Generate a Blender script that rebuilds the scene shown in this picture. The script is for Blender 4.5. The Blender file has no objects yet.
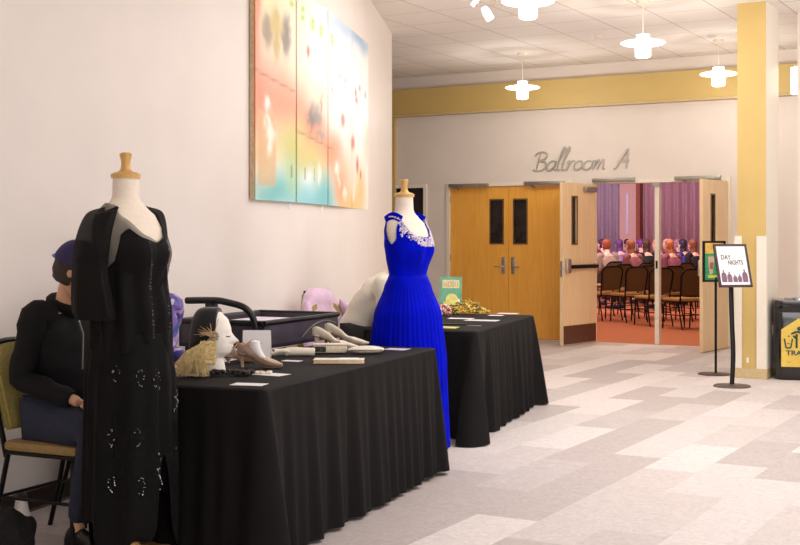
import bpy, bmesh, math, random
from mathutils import Vector, Matrix, noise
R = math.radians
rnd = random.Random(7)
SC = bpy.context.scene
COL = SC.collection

# ------------------------------------------------------------------ camera
TH = R(29.6)            # the camera looks this far to the left of the building's depth axis
F, HZ, CH = 1230.0, 238.0, 1.40
cs, sn = math.cos(TH), math.sin(TH)
def cw(X, Z, h=0.0):    # right / ahead of the camera -> building coordinates
    return Vector((X*cs - Z*sn, X*sn + Z*cs, h))
def P(px, s, h=0.0):    # s = pixels per metre at that distance
    return cw((px-400)/s, F/s, h)
def at(px, y, h=0.0):   # point at height h seen at that place of the photograph
    return P(px, (y-HZ)/(CH-h), h)

cam = bpy.data.cameras.new('camera'); cam.sensor_width = 36; cam.lens = F/800*36
cam.shift_y = -(272.5-HZ)/800; cam.clip_start = .1; cam.clip_end = 100
co = bpy.data.objects.new('camera', cam); COL.objects.link(co)
co.location = (0, 0, CH); co.rotation_euler = (R(90), 0, TH); SC.camera = co

# ------------------------------------------------------------------ world, lights, exposure
W = bpy.data.worlds.new('world'); SC.world = W; W.use_nodes = True
W.node_tree.nodes['Background'].inputs[0].default_value = (1, .95, .9, 1)
W.node_tree.nodes['Background'].inputs[1].default_value = .3
vs = SC.view_settings
vs.view_transform = 'Standard'; vs.look = 'None'; vs.gamma = 1; vs.use_curve_mapping = False
vs.exposure = -0.09
def area(name, loc, size, energy, color, rot=(0, 0, 0), sy=None):
    l = bpy.data.lights.new(name, 'AREA'); l.size = size; l.energy = energy; l.color = color
    if sy: l.shape = 'RECTANGLE'; l.size_y = sy
    o = bpy.data.objects.new(name, l); COL.objects.link(o); o.location = loc; o.rotation_euler = rot
    return o
def aim(o, target):
    d = Vector(target) - o.location
    o.rotation_euler = d.to_track_quat('-Z', 'Y').to_euler()
WARM = (1, .985, .99)
area('ceiling_fill_light', (-.3, 5.2, 3.7), 3.0, 74, WARM)  # unseen soft lights added below the ceiling to brighten the lobby
area('ceiling_fill_light', (-4.2, 9.2, 3.7), 1.6, 26, WARM)
area('ceiling_fill_light', (-1.9, 8.4, 3.7), 2.2, 88, (1, .98, .98))
area('ceiling_fill_light', (1.8, 12.8, 3.7), 2.4, 56, WARM)
a_ = area('ceiling_fill_light', (-1.5, 11.3, 3.6), 1.6, 34, WARM); aim(a_, (-6.5, 15.7, 2.4))  # added out of view to brighten the ochre band and far wall
a_ = area('soft_fill_light', (3.8, -1.5, 2.0), 3.0, 112, (.98, .98, 1)); aim(a_, (-4, 7, 1.0))  # added soft fill from the right; there is no window
a_ = area('soft_fill_light', (-.5, -4.5, 2.4), 3.0, 50, (1, .95, .92)); aim(a_, (-4, 9, 1.2))  # added soft fill behind the camera, again without a window
a_ = area('bounce_fill_light', (3.0, 6.5, .5), 3.0, 165, (.97, .98, 1)); aim(a_, (-2.5, 10, 3.7))  # added fill from below, stands in for light bounced off the floor
# the ballroom's coloured stage lighting
a_ = area('stage_light', (-11, 21.5, 4.6), 2.0, 400, (.92, .76, .86)); aim(a_, (-14, 32, 2.2))
a_ = area('stage_light', (-7, 22, 4.6), 2.0, 400, (1, .74, .78)); aim(a_, (-8.5, 32, 2.2))
a_ = area('ballroom_downlight', (-6, 18.2, 4.9), 3.0, 130, (1, .80, .62))
a_ = area('stage_light', (-15, 24, 4.0), 1.5, 110, (.80, .45, 1)); aim(a_, (-10, 25, 1.0))

# ------------------------------------------------------------------ materials
def lin(c):
    return tuple(((v/255)/12.92 if v/255 <= .04045 else ((v/255+.055)/1.055)**2.4) for v in c)
MATS = {}
def mat(name, rgb, rough=.6, metal=0., var=.08, scale=25., bump=0., alpha=1., emit=0., sheen=0., stretch=None, spec=None, coat=0.):
    if name in MATS: return MATS[name]
    m = bpy.data.materials.new(name); m.use_nodes = True; nt = m.node_tree; N = nt.nodes; L = nt.links
    b = N['Principled BSDF']; c = lin(rgb)
    tc = N.new('ShaderNodeTexCoord'); src = tc.outputs['Object']
    if stretch:
        mp = N.new('ShaderNodeMapping'); mp.inputs['Scale'].default_value = stretch
        L.new(src, mp.inputs[0]); src = mp.outputs[0]
    nz = N.new('ShaderNodeTexNoise'); nz.inputs['Scale'].default_value = scale; nz.inputs['Detail'].default_value = 4
    L.new(src, nz.inputs['Vector'])
    r = N.new('ShaderNodeValToRGB')
    r.color_ramp.elements[0].color = tuple(max(0, v*(1-var*2)) for v in c)+(1,)
    r.color_ramp.elements[1].color = tuple(min(1, v*(1+var*2)) for v in c)+(1,)
    r.color_ramp.elements[0].position = .3; r.color_ramp.elements[1].position = .7
    L.new(nz.outputs['Fac'], r.inputs[0]); L.new(r.outputs[0], b.inputs['Base Color'])
    b.inputs['Roughness'].default_value = rough; b.inputs['Metallic'].default_value = metal
    b.inputs['Alpha'].default_value = alpha
    if spec is not None: b.inputs['Specular IOR Level'].default_value = spec
    if coat: b.inputs['Coat Weight'].default_value = coat
    if sheen: b.inputs['Sheen Weight'].default_value = sheen
    if emit:
        b.inputs['Emission Color'].default_value = c+(1,); b.inputs['Emission Strength'].default_value = emit
    if bump:
        bp = N.new('ShaderNodeBump'); bp.inputs['Strength'].default_value = bump; bp.inputs['Distance'].default_value = .01
        L.new(nz.outputs['Fac'], bp.inputs['Height']); L.new(bp.outputs[0], b.inputs['Normal'])
    MATS[name] = m
    return m

def carpet_mat():
    m = bpy.data.materials.new('carpet_planks'); m.use_nodes = True; N = m.node_tree.nodes; L = m.node_tree.links
    b = N['Principled BSDF']; tc = N.new('ShaderNodeTexCoord')
    mp = N.new('ShaderNodeMapping'); mp.inputs['Rotation'].default_value = (0, 0, R(90)); mp.inputs['Location'].default_value = (0.25, .1, 0)
    L.new(tc.outputs['Object'], mp.inputs[0])
    br = N.new('ShaderNodeTexBrick'); br.offset = .37; br.offset_frequency = 2; br.inputs['Scale'].default_value = 1
    br.inputs['Brick Width'].default_value = 1.0; br.inputs['Row Height'].default_value = .33
    br.inputs['Mortar Size'].default_value = 0; br.inputs['Bias'].default_value = 0
    br.inputs['Color1'].default_value = (0, 0, 0, 1); br.inputs['Color2'].default_value = (1, 1, 1, 1)
    L.new(mp.outputs[0], br.inputs['Vector'])
    r = N.new('ShaderNodeValToRGB'); r.color_ramp.interpolation = 'CONSTANT'
    r.color_ramp.elements[0].color = lin((192, 180, 176))+(1,)
    r.color_ramp.elements[1].color = lin((224, 214, 210))+(1,); r.color_ramp.elements[1].position = .62
    e = r.color_ramp.elements.new(.28); e.color = lin((208, 197, 193))+(1,)
    e = r.color_ramp.elements.new(.42); e.color = lin((216, 206, 202))+(1,)
    e = r.color_ramp.elements.new(.85); e.color = lin((200, 189, 186))+(1,)
    L.new(br.outputs['Color'], r.inputs[0])
    nz = N.new('ShaderNodeTexNoise'); nz.inputs['Scale'].default_value = 14; nz.inputs['Detail'].default_value = 7; nz.inputs['Distortion'].default_value = 2.5
    L.new(tc.outputs['Object'], nz.inputs['Vector'])
    rr = N.new('ShaderNodeMapRange'); rr.inputs[1].default_value = .35; rr.inputs[2].default_value = .65; rr.inputs[3].default_value = .9; rr.inputs[4].default_value = 1.07
    L.new(nz.outputs['Fac'], rr.inputs[0])
    mx = N.new('ShaderNodeMix'); mx.data_type = 'RGBA'; mx.blend_type = 'MULTIPLY'; mx.inputs[0].default_value = 1
    L.new(r.outputs[0], mx.inputs[6]); L.new(rr.outputs[0], mx.inputs[7]); L.new(mx.outputs[2], b.inputs['Base Color'])
    b.inputs['Roughness'].default_value = .62
    return m

def ceiling_mat():
    m = bpy.data.materials.new('ceiling_tiles'); m.use_nodes = True; N = m.node_tree.nodes; L = m.node_tree.links
    b = N['Principled BSDF']; tc = N.new('ShaderNodeTexCoord')
    mp = N.new('ShaderNodeMapping'); mp.inputs['Location'].default_value = (6.0, -12.54, 0)
    L.new(tc.outputs['Object'], mp.inputs[0])
    br = N.new('ShaderNodeTexBrick'); br.offset = 0; br.inputs['Scale'].default_value = 1
    br.inputs['Brick Width'].default_value = .65; br.inputs['Row Height'].default_value = .65
    br.inputs['Mortar Size'].default_value = .009; br.inputs['Mortar Smooth'].default_value = .1
    br.inputs['Color1'].default_value = lin((242, 234, 228))+(1,); br.inputs['Color2'].default_value = lin((238, 230, 222))+(1,)
    br.inputs['Mortar'].default_value = lin((208, 194, 182))+(1,)
    L.new(mp.outputs[0], br.inputs['Vector'])
    nz = N.new('ShaderNodeTexNoise'); nz.inputs['Scale'].default_value = 90
    L.new(tc.outputs['Object'], nz.inputs['Vector'])
    bp = N.new('ShaderNodeBump'); bp.inputs['Strength'].default_value = .15
    L.new(nz.outputs['Fac'], bp.inputs['Height']); L.new(bp.outputs[0], b.inputs['Normal'])
    L.new(br.outputs['Color'], b.inputs['Base Color']); b.inputs['Roughness'].default_value = .8
    return m

def wood_mat(name, rgb, rgb2, scale=3., rough=.35):
    m = bpy.data.materials.new(name); m.use_nodes = True; N = m.node_tree.nodes; L = m.node_tree.links
    b = N['Principled BSDF']; tc = N.new('ShaderNodeTexCoord')
    mp = N.new('ShaderNodeMapping'); mp.inputs['Scale'].default_value = (9, 9, .7)
    L.new(tc.outputs['Object'], mp.inputs[0])
    nz = N.new('ShaderNodeTexNoise'); nz.inputs['Scale'].default_value = scale; nz.inputs['Detail'].default_value = 6; nz.inputs['Distortion'].default_value = .6
    L.new(mp.outputs[0], nz.inputs['Vector'])
    r = N.new('ShaderNodeValToRGB'); r.color_ramp.elements[0].color = lin(rgb2)+(1,); r.color_ramp.elements[1].color = lin(rgb)+(1,)
    r.color_ramp.elements[0].position = .3; r.color_ramp.elements[1].position = .62
    L.new(nz.outputs['Fac'], r.inputs[0]); L.new(r.outputs[0], b.inputs['Base Color'])
    b.inputs['Roughness'].default_value = rough
    return m

def attr_mat(name, rough=.5):
    m = bpy.data.materials.new(name); m.use_nodes = True; N = m.node_tree.nodes; L = m.node_tree.links
    a = N.new('ShaderNodeAttribute'); a.attribute_name = 'paint'
    nz = N.new('ShaderNodeTexNoise'); nz.inputs['Scale'].default_value = 40
    mx = N.new('ShaderNodeMix'); mx.data_type = 'RGBA'; mx.blend_type = 'OVERLAY'; mx.inputs[0].default_value = .12
    L.new(a.outputs['Color'], mx.inputs[6]); L.new(nz.outputs['Fac'], mx.inputs[7])
    L.new(mx.outputs[2], N['Principled BSDF'].inputs['Base Color'])
    N['Principled BSDF'].inputs['Roughness'].default_value = rough
    return m

def print_mat(name, cols, scale=22.):      # a printed fabric of several colours
    m = bpy.data.materials.new(name); m.use_nodes = True; N = m.node_tree.nodes; L = m.node_tree.links
    v = N.new('ShaderNodeTexVoronoi'); v.inputs['Scale'].default_value = scale
    tc = N.new('ShaderNodeTexCoord'); L.new(tc.outputs['Object'], v.inputs['Vector'])
    sp = N.new('ShaderNodeSeparateColor'); L.new(v.outputs['Color'], sp.inputs[0])
    r = N.new('ShaderNodeValToRGB'); r.color_ramp.interpolation = 'CONSTANT'
    for i, c in enumerate(cols):
        e = r.color_ramp.elements[i] if i < 2 else r.color_ramp.elements.new(i/len(cols))
        e.position = i/len(cols); e.color = lin(c)+(1,)
    L.new(sp.outputs[0], r.inputs[0]); L.new(r.outputs[0], N['Principled BSDF'].inputs['Base Color'])
    N['Principled BSDF'].inputs['Roughness'].default_value = .7
    return m

M_wall = mat('cream_wall_paint', (234, 224, 216), .5, var=.01, scale=3)
M_wall2 = mat('warm_wall_paint', (230, 217, 206), .6, var=.01, scale=3)
M_yellow = mat('ochre_paint', (204, 174, 106), .5, var=.015, scale=3)
M_trim = mat('cream_trim_paint', (236, 226, 210), .4, var=.01)
M_tan = mat('tan_plinth', (202, 178, 132), .5, var=.04)
M_base = mat('dark_brown_rubber', (44, 28, 22), .5)
M_maple = wood_mat('maple_veneer', (244, 178, 78), (234, 164, 62))
M_maple_lit = wood_mat('maple_veneer_lit', (244, 212, 168), (236, 200, 150))  # maple of the open leaves, paled to paint in reflected light
M_black = mat('black_plastic', (20, 19, 20), .4, var=.1)
M_blackmetal = mat('black_metal', (24, 22, 22), .35, .6, var=.1)
M_chrome = mat('chrome', (200, 200, 205), .22, 1., var=.02)
M_alu = mat('brushed_aluminium', (170, 165, 155), .4, .8, var=.05)
M_silver = mat('brushed_silver_letters', (196, 190, 180), .4, .6, var=.05)
M_bronzeplate = mat('bronze_kick_plate', (110, 82, 66), .35, .7)
M_glassdark = mat('dark_door_glass', (40, 34, 34), .08, 0., var=.2, scale=6)
M_cloth = mat('black_table_linen', (12, 9, 9), .8, var=.12, scale=8, spec=.22)
M_lining = mat('form_linen', (240, 226, 208), .85, var=.02, scale=60, bump=.05)
M_formwood = wood_mat('turned_wood', (222, 176, 106), (204, 154, 84), 4)
M_blue = mat('royal_blue_chiffon', (1, 14, 190), .65, var=.1, scale=10, spec=.04)
M_bluesheer = mat('royal_blue_satin', (4, 14, 170), .45, var=.1, scale=10)
M_bead = mat('pearl_beads', (226, 214, 226), .25, .1, var=.1)
M_blackdress = mat('black_crepe', (9, 7, 8), .85, var=.15, scale=14, spec=.2)
M_sheer = mat('black_sheer_chiffon', (13, 10, 9), .7, var=.2, scale=14, alpha=.55, spec=.2)
M_sleeve = mat('black_sleeve_chiffon', (13, 10, 9), .7, var=.2, scale=14, alpha=.84, spec=.2)
M_sheer2 = mat('black_skirt_chiffon', (9, 7, 8), .85, var=.2, scale=14, alpha=.94, spec=.2)
M_sequin = mat('silver_sequins', (190, 190, 195), .2, .9)
M_skin = mat('skin', (226, 172, 138), .5, var=.04)
M_skin2 = mat('light_skin', (236, 190, 165), .5, var=.04)
M_hairdark = mat('dark_hair', (46, 28, 20), .6, var=.3, scale=60, stretch=(1, 1, .2))
M_jacket = mat('black_fleece', (15, 14, 15), .85, var=.1, spec=.3)
M_denim = mat('blue_denim', (34, 40, 58), .85, var=.15, scale=60)
M_navy = mat('navy_twill', (42, 30, 82), .7, var=.06)
M_white = mat('white_card', (246, 242, 240), .6, var=.01)
M_foam = mat('white_foam', (246, 238, 228), .6, var=.01)
M_gold = mat('olive_gold_fabric', (158, 142, 78), .8, var=.08, scale=80)
M_goldseat = mat('gold_seat_fabric', (196, 162, 96), .8, var=.08, scale=80)
M_dimseat = mat('dim_gold_seat_fabric', (150, 122, 76), .8, var=.08, scale=80)  # same gold seat fabric, darkened to paint in shade by the wall
M_backfab = mat('bronze_brown_fabric', (98, 74, 40), .75, var=.1, scale=80)

# ------------------------------------------------------------------ mesh helpers
class MB:
    def __init__(s): s.bm = bmesh.new()
    def box(s, c, size, rot=None, bevel=0.):
        r = bmesh.ops.create_cube(s.bm, size=1)['verts']
        M = Matrix.Translation(c) @ (rot.to_4x4() if rot else Matrix()) @ Matrix.Diagonal((*size, 1))
        bmesh.ops.transform(s.bm, matrix=M, verts=r)
        if bevel:
            es = list({e for v in r for e in v.link_edges})
            bmesh.ops.bevel(s.bm, geom=es, offset=bevel, segments=2, affect='EDGES', profile=.5)
        return s
    def span(s, a, b, bevel=0.):
        c = [(a[i]+b[i])/2 for i in range(3)]
        return s.box(c, [abs(b[i]-a[i]) for i in range(3)], None, bevel)
    def ring_loft(s, rings, cap0=True, cap1=True, closed=True):
        vr = [[s.bm.verts.new(p) for p in r] for r in rings]
        n = len(vr[0])
        for a, b in zip(vr, vr[1:]):
            for i in range(n if closed else n-1):
                j = (i+1) % n
                try: s.bm.faces.new((a[i], a[j], b[j], b[i]))
                except ValueError: pass
        if closed and cap0: s.bm.faces.new(list(reversed(vr[0])))
        if closed and cap1: s.bm.faces.new(vr[-1])
        return s
    def lathe(s, prof, seg=24, c=(0, 0, 0), sx=1., sy=1., cap=True):
        rings = [[Vector((c[0]+r*sx*math.cos(2*math.pi*i/seg), c[1]+r*sy*math.sin(2*math.pi*i/seg), c[2]+z)) for i in range(seg)] for r, z in prof]
        return s.ring_loft(rings, cap, cap)
    def tube(s, pts, r, seg=8, flat=1.):
        pts = [Vector(p) for p in pts]; rings = []
        up = None
        for i, p in enumerate(pts):
            t = (pts[min(i+1, len(pts)-1)] - pts[max(i-1, 0)]).normalized()
            if up is None:
                up = Vector((0, 0, 1)) if abs(t.z) < .9 else Vector((1, 0, 0))
            a = (up - t*up.dot(t)).normalized(); b = t.cross(a); up = a
            rr = r[i] if isinstance(r, (list, tuple)) else r
            rings.append([p + a*rr*math.cos(2*math.pi*k/seg) + b*rr*flat*math.sin(2*math.pi*k/seg) for k in range(seg)])
        return s.ring_loft(rings)
    def ball(s, c, r, u=12, v=8, rot=None):
        if not isinstance(r, (list, tuple)): r = (r, r, r)
        vs_ = bmesh.ops.create_uvsphere(s.bm, u_segments=u, v_segments=v, radius=1)['verts']
        M = Matrix.Translation(c) @ (rot.to_4x4() if rot else Matrix()) @ Matrix.Diagonal((*r, 1))
        bmesh.ops.transform(s.bm, matrix=M, verts=vs_); return s
    def ico(s, c, r, sub=1):
        vs_ = bmesh.ops.create_icosphere(s.bm, subdivisions=sub, radius=r)['verts']
        bmesh.ops.translate(s.bm, vec=Vector(c), verts=vs_); return s
    def poly(s, pts, depth, off=(0, 0, 0), axis='y'):
        # polygon in (a, z) extruded by depth along y
        a = [s.bm.verts.new((off[0]+p[0], off[1], off[2]+p[1])) for p in pts]
        b = [s.bm.verts.new((off[0]+p[0], off[1]+depth, off[2]+p[1])) for p in pts]
        n = len(pts)
        s.bm.faces.new(a); s.bm.faces.new(list(reversed(b)))
        for i in range(n): s.bm.faces.new((a[i], b[i], b[(i+1) % n], a[(i+1) % n]))
        return s
    def build(s, name, m, parent=None, smooth=True, loc=None, rz=None, fix=True):
        if fix: bmesh.ops.recalc_face_normals(s.bm, faces=s.bm.faces)
        me = bpy.data.meshes.new(name); s.bm.to_mesh(me); s.bm.free()
        if smooth:
            me.polygons.foreach_set('use_smooth', [True]*len(me.polygons))
            try: me.set_sharp_from_angle(angle=R(38))
            except Exception: pass
        if m: me.materials.append(m)
        o = bpy.data.objects.new(name, me); COL.objects.link(o)
        if parent: o.parent = parent
        if loc is not None: o.location = loc
        if rz is not None: o.rotation_euler = (0, 0, rz)
        return o

def thing(name, label, cat, loc=(0, 0, 0), rz=0., group=None):
    o = bpy.data.objects.new(name, None); COL.objects.link(o); o.empty_display_size = .1
    o.location = loc; o.rotation_euler = (0, 0, rz); o['label'] = label; o['category'] = cat
    if group: o['group'] = group
    return o
def tag(o, label, cat, group=None):
    o['label'] = label; o['category'] = cat
    if group: o['group'] = group
    return o
def struct(o): o['kind'] = 'structure'; return o
def dup(root, loc, rz, label, group=None, mats=None):
    r = root.copy(); COL.objects.link(r); r.location = loc; r.rotation_euler = (0, 0, rz); r['label'] = label
    if group: r['group'] = group
    def rec(src, dst):
        for ch in list(src.children):
            c = ch.copy(); COL.objects.link(c); c.parent = dst
            k = ch.name.split('.')[0]
            if mats and k in mats:
                c.material_slots[0].link = 'OBJECT'; c.material_slots[0].material = mats[k]
            rec(ch, c)
    rec(root, r)
    return r
def solidify(o, t):
    md = o.modifiers.new('s', 'SOLIDIFY'); md.thickness = t; md.offset = 0; return o
def crv(pts, n=6):      # Catmull-Rom through points
    pts = [Vector(p) for p in pts]; out = []
    for i in range(len(pts)-1):
        p0 = pts[max(i-1, 0)]; p1 = pts[i]; p2 = pts[i+1]; p3 = pts[min(i+2, len(pts)-1)]
        for k in range(n):
            t = k/n
            out.append(.5*((2*p1)+(p2-p0)*t+(2*p0-5*p1+4*p2-p3)*t*t+(3*p1-p0-3*p2+p3)*t**3))
    out.append(pts[-1]); return out
def interp(tab, x):
    if x <= tab[0][0]: return tab[0][1:]
    for a, b in zip(tab, tab[1:]):
        if x <= b[0]:
            t = (x-a[0])/(b[0]-a[0]); t = t*t*(3-2*t)*.5+t*.5
            return tuple(a[i]+(b[i]-a[i])*t for i in range(1, len(a)))
    return tab[-1][1:]
def text(body, size, m, parent, loc, rot=(R(90), 0, 0), depth=.002, name='lettering', align='CENTER', sx=1., bold=0.):
    cu = bpy.data.curves.new('t', 'FONT'); cu.body = body; cu.size = size; cu.extrude = depth; cu.offset = bold; cu.align_x = align; cu.resolution_u = 3
    tmp = bpy.data.objects.new('t', cu); COL.objects.link(tmp)
    dg = bpy.context.evaluated_depsgraph_get(); me = bpy.data.meshes.new_from_object(tmp.evaluated_get(dg))
    bpy.data.objects.remove(tmp)
    me.name = name; me.materials.clear(); me.materials.append(m)
    o = bpy.data.objects.new(name, me); COL.objects.link(o); o.parent = parent; o.location = loc; o.rotation_euler = rot; o.scale = (sx, 1, 1)
    return o

# ------------------------------------------------------------------ the room
CE = 3.75; V0 = 15.72
def s_wall(px): return ((px-400)*sn + F*cs)/V0
def u_wall(px): return ((px-400)*cs - F*sn)/s_wall(px)

struct(MB().span((-16, -6.5, -.1), (5, V0, 0)).build('floor', carpet_mat(), smooth=False))
struct(MB().span((-16, -6.5, CE), (5, V0+.15, CE+.1)).build('ceiling', ceiling_mat(), smooth=False))
struct(MB().span((5, -6.5, 0), (5.15, V0, CE)).build('wall_right', M_wall, smooth=False))
struct(MB().span((-5, -6.65, 0), (5.15, -6.5, CE)).build('wall_back', M_wall, smooth=False))
prof = [(-5.58, -4.0), (-4.15, 0), (-3.0, 3.24)]
for px, s in ((36, 193), (160, 163), (248, 142), (290, 131.5), (311, 125.5), (340, 114.5), (367, 103.2), (392, 87)):
    prof.append(((px-400)/s, F/s))
wl = [cw(*p) for p in prof[:4]] + [cw(p.x, p.y) for p in crv([(p[0], p[1], 0) for p in prof[4:]], 5)]
def wall_point(Z):      # the curved wall's surface point at a distance, and its direction
    pts = [(p[0], p[1]) for p in prof]
    for a, b in zip(pts, pts[1:]):
        if a[1] <= Z <= b[1]:
            t = (Z-a[1])/(b[1]-a[1]); return a[0]+(b[0]-a[0])*t
wl.append(Vector((-16, wl[-1].y+.1, 0)))
m_ = MB(); bm = m_.bm
fr = [(bm.verts.new((p.x, p.y, 0)), bm.verts.new((p.x, p.y, CE))) for p in wl]
for a, b in zip(fr, fr[1:]): bm.faces.new((a[0], b[0], b[1], a[1]))
w_ = m_.build('wall_left', M_wall, smooth=False, fix=False); struct(w_)
for p in w_.data.polygons: p.use_smooth = True
w_.data.set_sharp_from_angle(angle=R(40))
# dark rubber baseboard following the wall
m_ = MB(); bm = m_.bm; rows = []
for i, p in enumerate(wl[:-1]):
    t = (wl[min(i+1, len(wl)-2)]-wl[max(i-1, 0)]).normalized(); n = Vector((t.y, -t.x, 0))
    rows.append([bm.verts.new(p+n*d+Vector((0, 0, h))) for d, h in ((.0, .105), (.012, .1), (.016, .01), (.03, 0.001))])
for a, b in zip(rows, rows[1:]):
    for k in range(3): bm.faces.new((a[k], b[k], b[k+1], a[k+1]))
struct(m_.build('baseboard_left', M_base))

# far wall with its door openings
UB0, UB1 = u_wall(390)-.35, u_wall(424)
D1a, D1b = u_wall(450), u_wall(569.5)
D2a, D2b = u_wall(593), u_wall(727)
DH = 2.13
m_ = MB()
for a, b, h0 in ((-20, UB0, 0), (UB0, UB1, DH), (UB1, D1a, 0), (D1a, D1b, DH), (D1b, D2a, 0), (D2a, D2b, DH), (D2b, 5, 0)):
    m_.span((a, V0, h0), (b, V0+.14, CE))
struct(m_.build('wall_far', M_wall2, smooth=False))
struct(MB().span((-16, V0-.13, 3.19), (5, V0, 3.56), .01).build('trim_1', M_yellow, smooth=False))
struct(MB().span((-16, V0-.145, 3.165), (5, V0, 3.19)).build('trim_2', M_tan, smooth=False))
struct(MB().span((u_wall(392), V0-.06, 0), (u_wall(396.5), V0, 3.19)).build('trim_3', M_yellow, smooth=False))
struct(MB().span((-16, V0, 0), (-15.9, 12, CE)).build('wall_corridor', M_wall2, smooth=False))
# skirting on the far wall
m_ = MB()
for a, b in ((UB1, D1a-.06), (D1b+.06, D2a-.06), (D2b+.06, 5)): m_.span((a, V0-.012, 0), (b, V0, .1))
struct(m_.build('baseboard_far', M_tan, smooth=False))

# frames
def door_frame(n, a, b, mull=None):
    m_ = MB(); w = .05
    m_.span((a-w, V0-.025, 0), (a, V0+.15, DH+w)); m_.span((b, V0-.025, 0), (b+w, V0+.15, DH+w))
    m_.span((a, V0-.025, DH), (b, V0+.15, DH+w))
    struct(m_.build('trim_%d' % n, M_trim, smooth=False))
door_frame(4, D1a, D1b); door_frame(5, D2a, D2b); door_frame(6, UB0, UB1)
# removable post between the two open leaves
um = u_wall(656.5)
t = struct(MB().span((um-.03, V0+.01, 0), (um+.03, V0+.11, DH), .006).build('trim_7', M_trim, smooth=False))
b_ = MB().span((um-.05, V0-.02, DH-.05), (um+.05, V0+.0, DH)).build('mullion_bracket', M_alu, t)
b_ = MB().span((um-.012, V0+.0, 1.0), (um+.012, V0+.012, 1.1)).build('strike_plate', M_blackmetal, t)

def leaf(n, loc, rz, w, m, glass=(.60, .76), handle='lever', handside=1, kick=False, pm=None):
    """door leaf: local x 0..w from the hinge, local -y is the face towards the lobby"""
    o = MB()
    g0, g1 = glass[0]*w, glass[1]*w; z0, z1 = 1.33, 1.93; th = .045
    o.span((0, 0, .01), (g0, th, DH-.01)).span((g1, 0, .01), (w-.004, th, DH-.01))
    o.span((g0, 0, .01), (g1, th, z0)).span((g0, 0, z1), (g1, th, DH-.01))
    d = o.build('door_%d' % n, m, smooth=False, loc=loc, rz=rz); struct(d)
    f = MB()
    for a, b in (((g0-.02, -.006, z0-.02), (g0, th+.006, z1+.02)), ((g1, -.006, z0-.02), (g1+.02, th+.006, z1+.02)),
                 ((g0, -.006, z0-.02), (g1, th+.006, z0)), ((g0, -.006, z1), (g1, th+.006, z1+.02))): f.span(a, b)
    fo = f.build('vision_frame', mat('brown_metal_frame', (120, 88, 58), .4, .3), d, smooth=False)
    MB().span((g0, .018, z0), (g1, .026, z1)).build('glass_pane', M_glassdark, fo, smooth=False)
    hx = w-.075
    if handle == 'lever':
        h = MB().span((hx-.028, -.01, .9), (hx+.028, 0, 1.13), .003).build('lock_plate', M_chrome, d)
        MB().tube([(hx, 0, 1.0), (hx, -.055, 1.0), (hx-.02, -.06, 1.0), (hx-.12, -.06, .995)], .009).build('lever_handle', M_chrome, h)
        lc = MB().lathe([(.001, 0), (.016, 0), (.016, .014), (.001, .014)], 14).build('lock_cylinder', M_chrome, h, loc=(hx, -.012, 1.09)); lc.rotation_euler = (R(90), 0, 0)
    for hz in (.25, 1.07, 1.9):
        MB().lathe([(.008, 0), (.008, .1)], 8, (0, -.008, hz)).build('hinge', M_alu, d)
    return d
# closed pair
wd = (D1b-D1a)/2
dl = leaf(1, (D1a+.002, V0+.01, 0), 0, wd, M_maple, glass=(.70, .90))
dr = leaf(2, (D1b-.002, V0+.055, 0), math.pi, wd, M_maple, glass=(.70, .90))
# its lobby face is local +y: put the hardware there
for ch in list(dr.children):
    if ch.name.startswith('lock_plate'):
        ch.scale = (1, -1, 1); ch.location = (0, .045, 0)
def closer(px0, px1, v, h, par=None, name='door_closer'):
    a, b = u_wall(px0), u_wall(px1)
    m = MB().span((a, V0-.085, h), (b, V0-.03, h+.05), .006)
    m.tube([(a+.1, V0-.05, h), (a+.16, V0-.07, h-.03)], .012)
    return struct(m.build(name, M_alu))
closer(451, 490, 0, DH-.01, name='trim_8'); closer(526, 566, 0, DH+.0, name='trim_9'); closer(594, 636, 0, DH+.02, name='trim_10'); closer(676, 722, 0, DH+.02, name='trim_11')

# the open leaves: hinge on the frame, free edge out in the lobby
def open_leaf(n, hinge, free, m, toward):
    d = Vector(free)-Vector(hinge); w = .88; a = math.atan2(d.y, d.x)
    o = leaf(n, (hinge[0], hinge[1], 0), a, w, m, glass=toward, handle='none')
    return o, w
th_ = .045
# leaf seen from its ballroom face (left), push bar on it
o3, w3 = open_leaf(3, (D2a+.02, V0-.02), (D2a-.12, V0-.9), M_maple_lit, (.60, .73))
def side_parts(o, w, y, sgn):
    hx = w-.1
    k = MB().span((.03, y, .02), (w-.02, y+sgn*.004, .26)).build('kick_plate', M_bronzeplate, o, smooth=False)
    pb = MB().span((.03, y, 1.0), (w-.14, y+sgn*.055, 1.05), .012).build('push_bar', M_blackmetal, o)
    MB().span((w-.15, y, .94), (w-.05, y+sgn*.05, 1.13), .02).build('latch_housing', M_chrome, pb)
    MB().span((.02, y, .98), (.08, y+sgn*.05, 1.07), .01).build('end_cap', M_chrome, pb)
side_parts(o3, w3, th_, 1)
MB().span((.08, th_, DH-.12), (.36, th_+.05, DH-.05), .008).build('door_closer', M_alu, o3)
MB().lathe([(.03, -.006), (.03, .006)], 14).build('lock_edge_plate', M_chrome, o3).location = (w3-.004, .022, 1.0)
MB().box((w3, .022, 1.0), (.006, .026, .2)).build('edge_plate', M_chrome, o3)
o4, w4 = open_leaf(4, (D2b-.02, V0-.02), (D2b-.10, V0-.9), M_maple_lit, (.56, .69))
side_parts(o4, w4, 0, -1) if False else None
MB().span((w4-.11, -.05, .93), (w4-.05, 0, 1.13), .02).build('lever_plate', M_chrome, o4)
MB().span((w4-.11, th_, .93), (w4-.05, th_+.05, 1.13), .02).build('latch_housing', M_chrome, o4)
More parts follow.
